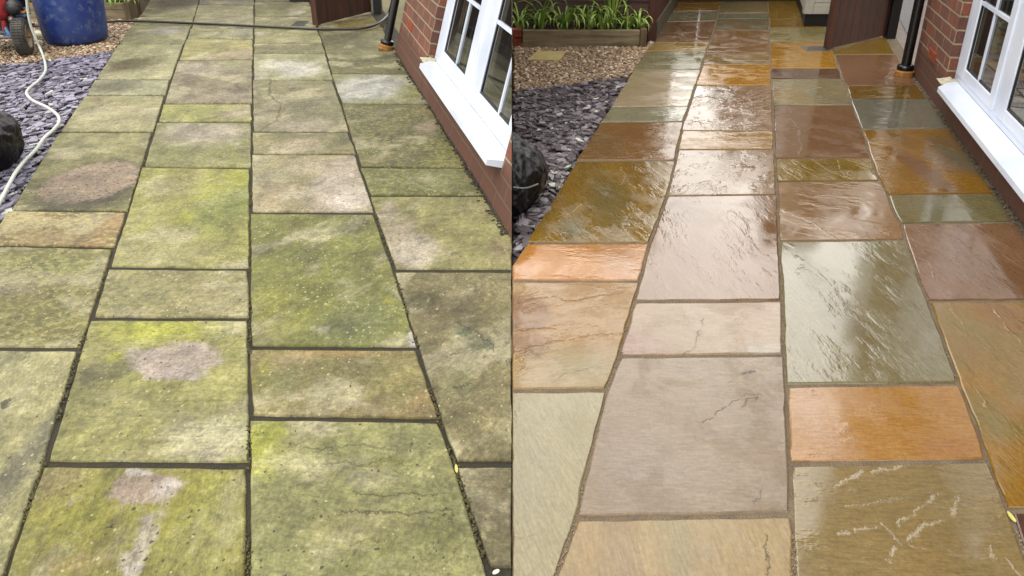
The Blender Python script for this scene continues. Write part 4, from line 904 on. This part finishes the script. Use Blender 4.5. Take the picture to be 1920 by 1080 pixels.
Lg = [(-60,122),(0,118.5),(60,113.5),(130,105.5),(180,98.5),(207,94),(222,82),(246,47),(257,32),(262,29),(247,36),(-60,36)]
Rg = [(961,85),(980,88),(1211,86),(1216,76),(1227,77),(1211,95),(1185,132),(1176,142),(1140,146.5),(1090,153.5),(1035,160.5),(1000,163.5),(961,170)]
bedg = simple('gravel_bed_earth', (92, 72, 56), .95, .7, .4, 30, .5)
bed('gravel_bed', Lg, -.03, bedg, -1); bed('gravel_bed', Rg, -.03, bedg, 1)
gravel('gravel', Lg, 15000, pg.m, 21, -1); gravel('gravel', Rg, 13000, pg.m, 22, 1)
# cream stepping stone lying in the gravel
P = [G(988.5,114), G(1050,114.5), G(1061,98.5), G(1008,97)]
c_ = sum(P, Vector()) / 4
m = MB(); m.slab([(p.x, p.y) for p in P], -.02, .012)
tag(m.build('stepping_stone', simple('cream_sandstone', (222, 200, 136), .8, .75, .12, 14, .4), bevel=.004, loc=(c_.x, c_.y, 0)), 'pale yellow square stepping stone lying in the gravel', 'stepping stone')
# small leaves and pebbles lying on the slabs
def bit(px, py, r_, col, name, lab, cat, el=2.0, rot=.5, clip=0):
    p = G(px, py); m = MB(); n = 10; v = []
    for k in range(n):
        a = 2 * math.pi * k / n; x, y = math.cos(a) * r_ * el, math.sin(a) * r_ * (1 if 0 < k < 5 else .8); v.append((p.x + x * math.cos(rot) - y * math.sin(rot), p.y + (x * math.sin(rot) + y * math.cos(rot)) * 1.3, .006 + .004 * math.cos(a)))
    v += [(q[0], q[1], q[2] - .003) for q in v]
    m.add(v, [tuple(range(n)), tuple(range(n, 2*n))[::-1]] + [(i, (i+1) % n, n+(i+1) % n, n+i) for i in range(n)])
    tag(m.build(name, simple(name + '_surface', col, .6, .8, .1), loc=p), lab, cat)
bit(1896, 971, .006, (226, 222, 120), 'fallen_leaf', 'small yellow leaf in the joint near the lower right corner', 'leaf', 2.2, 1.9)
bit(856, 881, .005, (214, 210, 120), 'fallen_leaf', 'small yellow leaf in the dark joint of the mossy patio', 'leaf', 2.2, 1.8)
bit(930, 1075, .006, (226, 224, 214), 'pebble', 'small white pebble at the bottom near the middle of the photo', 'pebble', 1.5, 0)
bit(1062, 314, .016, (196, 214, 176), 'fallen_leaf', 'pale green leaf on the wet slate beside the dark olive-gold slab', 'leaf', 1.8, .3)
bit(867, 464, .004, (226, 224, 214), 'pebble', 'tiny white pebble', 'pebble', 1.4, 0) if 0 else None

# ---------------------------------------------------------------- barrel, hoses, pressure washer, sacks
bl = NT('scuffed_blue_plastic'); o = bl.obj(); c = bl.mix(bl.mr(bl.noise(o, 5, 6, .65, .8), .35, .65), lin((28,58,148), .8), lin((58,84,150), .8))
c = bl.mix(bl.mr(bl.noise(o, 14, 7, .7), .5, .64, 0, .6), c, lin((112,126,160), .9)); c = bl.mix(bl.mr(bl.noise(bl.mp(o, (3,3,26)), 3, 4, .7), .66, .7, 0, .5), c, lin((120,130,160), .8))
bl.set(Base_Color=c, Roughness=.45)
bc = G(145, 76); Rb = .272
root = emp('blue_barrel', bc, 'scuffed blue plastic barrel standing on the gravel beside the mossy patio', 'barrel')
m = MB(); m.lathe(bc, [(0, .004), (Rb - .05, .0), (Rb - .015, .012), (Rb, .04), (Rb + .012, .12), (Rb + .02, .3), (Rb + .026, .5), (Rb + .022, .7), (Rb + .03, .74), (Rb + .03, .78), (Rb + .02, .8), (Rb - .01, .86), (Rb - .05, .89), (0, .885)], 64); m.build('drum', bl.m, root)
m = MB(); m.lathe(bc + Vector((0,0,.86)), [(Rb - .03, -.01), (Rb + .036, -.01), (Rb + .04, .01), (Rb + .03, .035), (Rb - .03, .04)], 48); m.build('rim', blackp, root)
for a in (0, 2.2): m = MB(); m.lathe(bc + Vector((.15 * math.cos(a), .15 * math.sin(a), .885)), [(0, .03), (.04, .03), (.045, .0)], 16); m.build('bung', blackp, root)
def q(y): return y
# white hose
hp = []
YH = G(81, 105).y
for px, py in ((46,-30),(49,-8),(50,0),(52,20),(55,38),(60,55),(67,72),(75,90)): hp.append(atY(px, py, YH - .03 + .0))
for px, py in ((81,105),(85,119),(85,134),(75,149),(57,164),(50,175),(61,188),(88,201),(107,215),(111,228),(101,243),(83,259),(68,280),(46,302),(28,326),(16,348),(0,378),(-24,420),(-60,500)): hp.append(G(px, py, .03))
hm = simple('white_hose_rubber', (214, 222, 214), .45, .85, .08, 6)
m = MB(); m.tube(smooth_pts(hp, 8), .0105, 10); tag(m.build('white_hose', hm, loc=G(81, 105)), 'white garden hose winding over the slate chips from the pressure washer', 'hose')
# black hose across the mossy patio
yb_ = G(722, 40).y
bh = [G(60, 48, .02), G(80, 48, .02), G(140, 44, .02), G(200, 41, .02), G(236, 39.5, .02), G(262, 39.5, .018), G(300, 41, .02), G(360, 43.5, .016), (G(420, 46, .016)), G(480, 49, .016), G(540, 52, .016), G(600, 54.5, .016), G(650, 54.5, .016), G(680, 53, .02), G(700, 48, .03), G(716, 39, .04), atY(727, 27, yb_ + .3), atY(732, 14, yb_ + .34), atY(735, 0, yb_ + .36), atY(737, -20, yb_ + .36)]
m = MB(); m.tube(smooth_pts(bh, 8), .0115, 10); tag(m.build('black_hose', simple('black_hose_rubber', (30, 32, 36), .4, .8, .2), loc=G(400, 45)), 'black hose lying straight across the far end of the mossy patio', 'hose')
# white plastic pipe offcut
p0, p1 = G(62, 64, .05), G(87, 64, .05)
m = MB(); m.tube([p0, p1], .034, 20); tag(m.build('pipe_offcut', simple('cream_plastic', (232, 226, 198), .4, .85, .06), loc=p0), 'cream plastic pipe between the wheel and the blue barrel', 'pipe')

# pressure washer: engine on a blue tube frame with two wheels
tyre_m = NT('tyre_rubber'); o = tyre_m.obj(); tyre_m.set(Base_Color=tyre_m.mix(tyre_m.mr(tyre_m.noise(o, 12, 5), .4, .7), lin((58,56,54), .8), lin((96,92,84), .8)), Roughness=.75)
bluet = simple('blue_painted_tube', (92, 140, 198), .35, .85, .12, 20)
redp = simple('red_engine_cowl', (186, 58, 60), .4, .8, .25, 20)
enginem = simple('black_engine_casting', (38, 38, 40), .4, .8, .6, 40, .6)
orangep = simple('orange_pipe', (206, 136, 62), .5, .8, .2)
wc = G(50, 102); wr = .150
root = emp('pressure_washer', wc, 'red and blue engine pressure washer with a black tyred wheel on the gravel', 'pressure washer')
def wheel(c, ax):
    n0 = len(bpy.data.objects)
    w_ = .052; m = MB(); m.lathe(c, [(wr * .62, -w_), (wr * .72, -w_ * 1.05), (wr * .93, -w_ * .98), (wr, -w_ * .7), (wr * 1.01, 0), (wr, w_ * .7), (wr * .93, w_ * .98), (wr * .72, w_ * 1.05), (wr * .62, w_)], 56, ax)
    wh = m.build('wheel', tyre_m.m, root)
    A = Vector(ax).normalized(); nx = A.cross(Vector((0,0,1))).normalized(); ny = A.cross(nx); m = MB()
    for i in range(40):
        a = 2 * math.pi * i / 40; rad = nx * math.cos(a) + ny * math.sin(a); tg = A.cross(rad)
        for k in (-1, 0, 1):
            p = c + rad * (wr * 1.0) + A * (k * w_ * .55); L = .013
            v = [p + A * (i_ * L) + tg * (j_ * .008) + rad * h_ for h_ in (-.004, .006) for i_, j_ in ((-1,-1),(1,-1),(1,1),(-1,1))]
            m.add(v, [(4,5,6,7), (0,1,5,4), (1,2,6,5), (2,3,7,6), (3,0,4,7)])
    t = m.build('tread', tyre_m.m, None); t.parent = wh
    t.data.transform(Matrix.Translation(-root.location))
    m = MB(); m.lathe(c, [(0, w_ * .5), (wr * .2, w_ * .55), (wr * .22, w_ * .4), (wr * .55, w_ * .35), (wr * .62, w_ * .9), (wr * .66, w_ * 1.1), (wr * .60, -w_ * .9), (0, -w_ * .5)], 40, ax)
    t = m.build('rim', simple('cream_rim', (176, 162, 136), .5, .8, .2), None); t.parent = wh; t.data.transform(Matrix.Translation(-root.location))
    m = MB(); m.lathe(c, [(0, w_ * 1.3), (wr * .1, w_ * 1.25), (wr * .1, w_ * .4)], 16, ax); t = m.build('hub', rustc, None); t.parent = wh; t.data.transform(Matrix.Translation(-root.location))
ax = Vector((.966, .26, 0)).normalized()
c1 = wc + Vector((.0, .0, wr)) ; wheel(c1, ax); c2 = c1 - ax * .58; wheel(c2, ax)
m = MB(); m.tube([c1 - ax * .05, c2 + ax * .05], .011, 12); m.build('axle', grey_m, root)
def W(px, py, dy=0.0): return atY(px, py, wc.y + dy)
m = MB(); m.tube(smooth_pts([W(-8,-30,.05), W(-4,-5,.05), W(1,12,.05), W(6,34,.04), W(11,52,.03), W(19,66,.02), W(24,62,.05), W(30,52,.12)], 6), .016, 12); m.build('frame_tube', bluet, root)
m = MB(); m.tube(smooth_pts([W(30,30,.1), W(38,28,.1), W(45,29,.1), W(48,31,.1)], 5), .017, 12); m.build('frame_tube', bluet, root)
m = MB(); m.tube(smooth_pts([W(-110,30,.2), W(-60,52,.2), W(-20,58,.15), W(19,66,.02)], 5), .014, 12); m.build('frame_tube', bluet, root)
m = MB(); a = W(-70, 64, .3); b = W(26, 62, .05); m.box((a.x, wc.y + .02, b.z), (b.x, wc.y + .42, b.z + .018)); m.build('base_plate', grey_m, root, bevel=.004)
bz = b.z + .02
m = MB(); e0 = W(22, 26, .15); m.box((e0.x - .14, wc.y + .08, bz), (e0.x + .05, wc.y + .34, bz + .30)); 
for i in range(9): m.box((e0.x - .15, wc.y + .07, bz + .09 + i * .022), (e0.x + .065, wc.y + .35, bz + .10 + i * .022))
m.build('engine_block', enginem, root, bevel=.006)
m = MB(); m.lathe(W(26, 14, .05), [(0, -.05), (.05, -.048), (.062, -.03), (.062, .03), (.05, .05), (0, .052)], 24, (0, -1, .15)); m.build('recoil_starter', enginem, root)
m = MB(); m.lathe(W(22, 36, .03), [(0, -.03), (.028, -.03), (.03, .0), (.022, .03), (.01, .045), (0, .045)], 12, (.6, -1, .1)); m.build('pump_head', simple('cast_aluminium', (150, 148, 140), .4, .8, .3, 30, .4, .6), root)
m = MB(); m.lathe(W(-2, 22, .06), [(0, .17), (.06, .165), (.085, .13), (.09, .02), (.08, -.05), (0, -.06)], 24, (0, -.2, 1)); m.build('fuel_tank', redp, root)
m = MB(); m.tube(smooth_pts([W(3,34,.03), W(8,44,.03), W(10,56,.04)], 5), .022, 10); m.build('red_hose', redp, root)
m = MB(); m.tube(smooth_pts([W(33,22,.06), W(40,23,.05), W(47,22,.05), W(51,16,.05), W(52,4,.05), W(52,-12,.05)], 5), .011, 10); m.build('orange_pipe', orangep, root)
m = MB(); m.tube(smooth_pts([W(36,16,.1), W(44,17,.1), W(50,16,.1)], 5), .014, 10); m.build('exhaust_stub', grey_m, root)

# black rubble sacks
sk = NT('black_sack_plastic'); o = sk.obj(); wp_ = sk.vm('ADD', o, sk.vm('SCALE', sk.noise(o, 5, 4, .6, col=True), .12))
v1, _c = sk.voro(sk.mp(wp_, (1, 1, .6)), 5); v2, _c = sk.voro(wp_, 15)
sk.set(Base_Color=lin((17,18,22)), Roughness=.46, Specular_IOR_Level=.28); sk.bump(sk.math('ADD', v1, sk.math('MULTIPLY', v2, .3)), .35, .05)
def sack(name, c, rx, ry, h_, seed, lab, side):
    bm = bmesh.new(); bmesh.ops.create_icosphere(bm, subdivisions=6, radius=1)
    for v in bm.verts:
        p = v.co; z = p.z; r_ = 1.0
        if z > .35: r_ = 1 - (z - .35) * .35
        nn = mnoise.noise(Vector((p.x * 1.5, p.y * 1.5, p.z * 1.3 + seed))) * .14
        for fr_, am_ in ((1.5, .075), (3.2, .045), (7.5, .022)):          # sharp creases between slack facets
            w_ = mnoise.noise(Vector((p.x * fr_, p.y * fr_, p.z * fr_ + seed))) * .4
            dd_ = mnoise.voronoi(Vector((p.x * fr_ + w_, p.y * fr_ + seed, p.z * fr_ * .55 + w_)))[0]; nn += am_ * (max(0, 1 - (dd_[1] - dd_[0]) * 2.6) - .35)
        f = r_ * (1 + nn); zz = z if z > -.6 else -.6 - (-.6 - z) * .1
        v.co = Vector((p.x * f * rx, p.y * f * ry, (zz + .62) / 1.62 * h_ * (1 + nn * .5)))
    for f in bm.faces: f.smooth = True
    if side:
        r = bmesh.ops.bisect_plane(bm, geom=bm.verts[:] + bm.edges[:] + bm.faces[:], plane_co=Vector((.002 * side - c.x, 0, 0)), plane_no=Vector((-side, 0, 0)), clear_outer=True)
        ed = [e for e in r['geom_cut'] if isinstance(e, bmesh.types.BMEdge) and e.is_boundary]
        if ed: bmesh.ops.holes_fill(bm, edges=ed, sides=0)
    me = bpy.data.meshes.new(name); bm.to_mesh(me); bm.free(); me.materials.append(sk.m)
    o = bpy.data.objects.new(name, me); C.objects.link(o); o.location = c; return tag(o, lab, 'sack')
sL = sack('black_sack', G(-36, 312), .225, .27, .34, 1.0, 'black plastic sack on the slate beside the white hose at the left edge', 0)
cR = G(952, 372); sR = sack('black_sack', Vector((-.045, cR.y, 0)), .20, .30, .34, 4.0, 'black plastic sack on the wet slate at the middle of the photo', 1)

strapm = simple('grey_webbing', (120, 124, 132), .6, .8, .2)
for sk_, yy in ((sL, -.27), (sR, -.27)):
    m = LB(); x0_ = .05 if sk_ is sR else .0
    m.tube(smooth_pts([(x0_, yy - .02, .17), (x0_ + .06, yy - .005, .16), (x0_ + .12, yy + .035, .165)], 5), .0045, 6); m.build('strap', strapm, sk_)

# ---------------------------------------------------------------- neighbours' houses beyond the gardens (above the picture, seen in the wet stone)
roofm = simple('dark_roof_tiles', (78, 62, 56), .8, .7, .3, 20); rend = simple('brown_brick_gable', (120, 82, 64), .9, .7, .3, 12)
def neighbour(x0, x1, y, depth, eave_h, ridge, lab):
    root = emp('neighbour_house', (x0, y, 0), lab, 'house')
    m = MB(); m.box((x0, y, -.05), (x1, y + depth, eave_h)); m.build('wall', rend, root)
    m = MB(); yr = y + depth / 2
    m.add([(x0-.3,y-.3,eave_h+.002),(x1+.3,y-.3,eave_h+.002),(x1+.3,y+depth+.3,eave_h+.002),(x0-.3,y+depth+.3,eave_h+.002),(x0-.3,yr,ridge),(x1+.3,yr,ridge)], [(0,1,5,4),(3,4,5,2),(0,4,3),(1,2,5),(0,3,2,1)])
    m.build('roof', roofm, root)
    for i in range(2):
        m = MB(); xx = x0 + (x1 - x0) * (.25 + .4 * i); m.box((xx, y - .03, eave_h - 1.6), (xx + 1.1, y + .02, eave_h - .5)); w_ = m.build('window', GLASS, root)
neighbour(-9.5, -2.6, 19, 8, 4.2, 6.4, 'brown brick neighbouring house beyond the mossy garden')
neighbour(6.3, 13.5, 19, 8, 4.2, 6.4, 'brown brick neighbouring house beyond the clean garden')
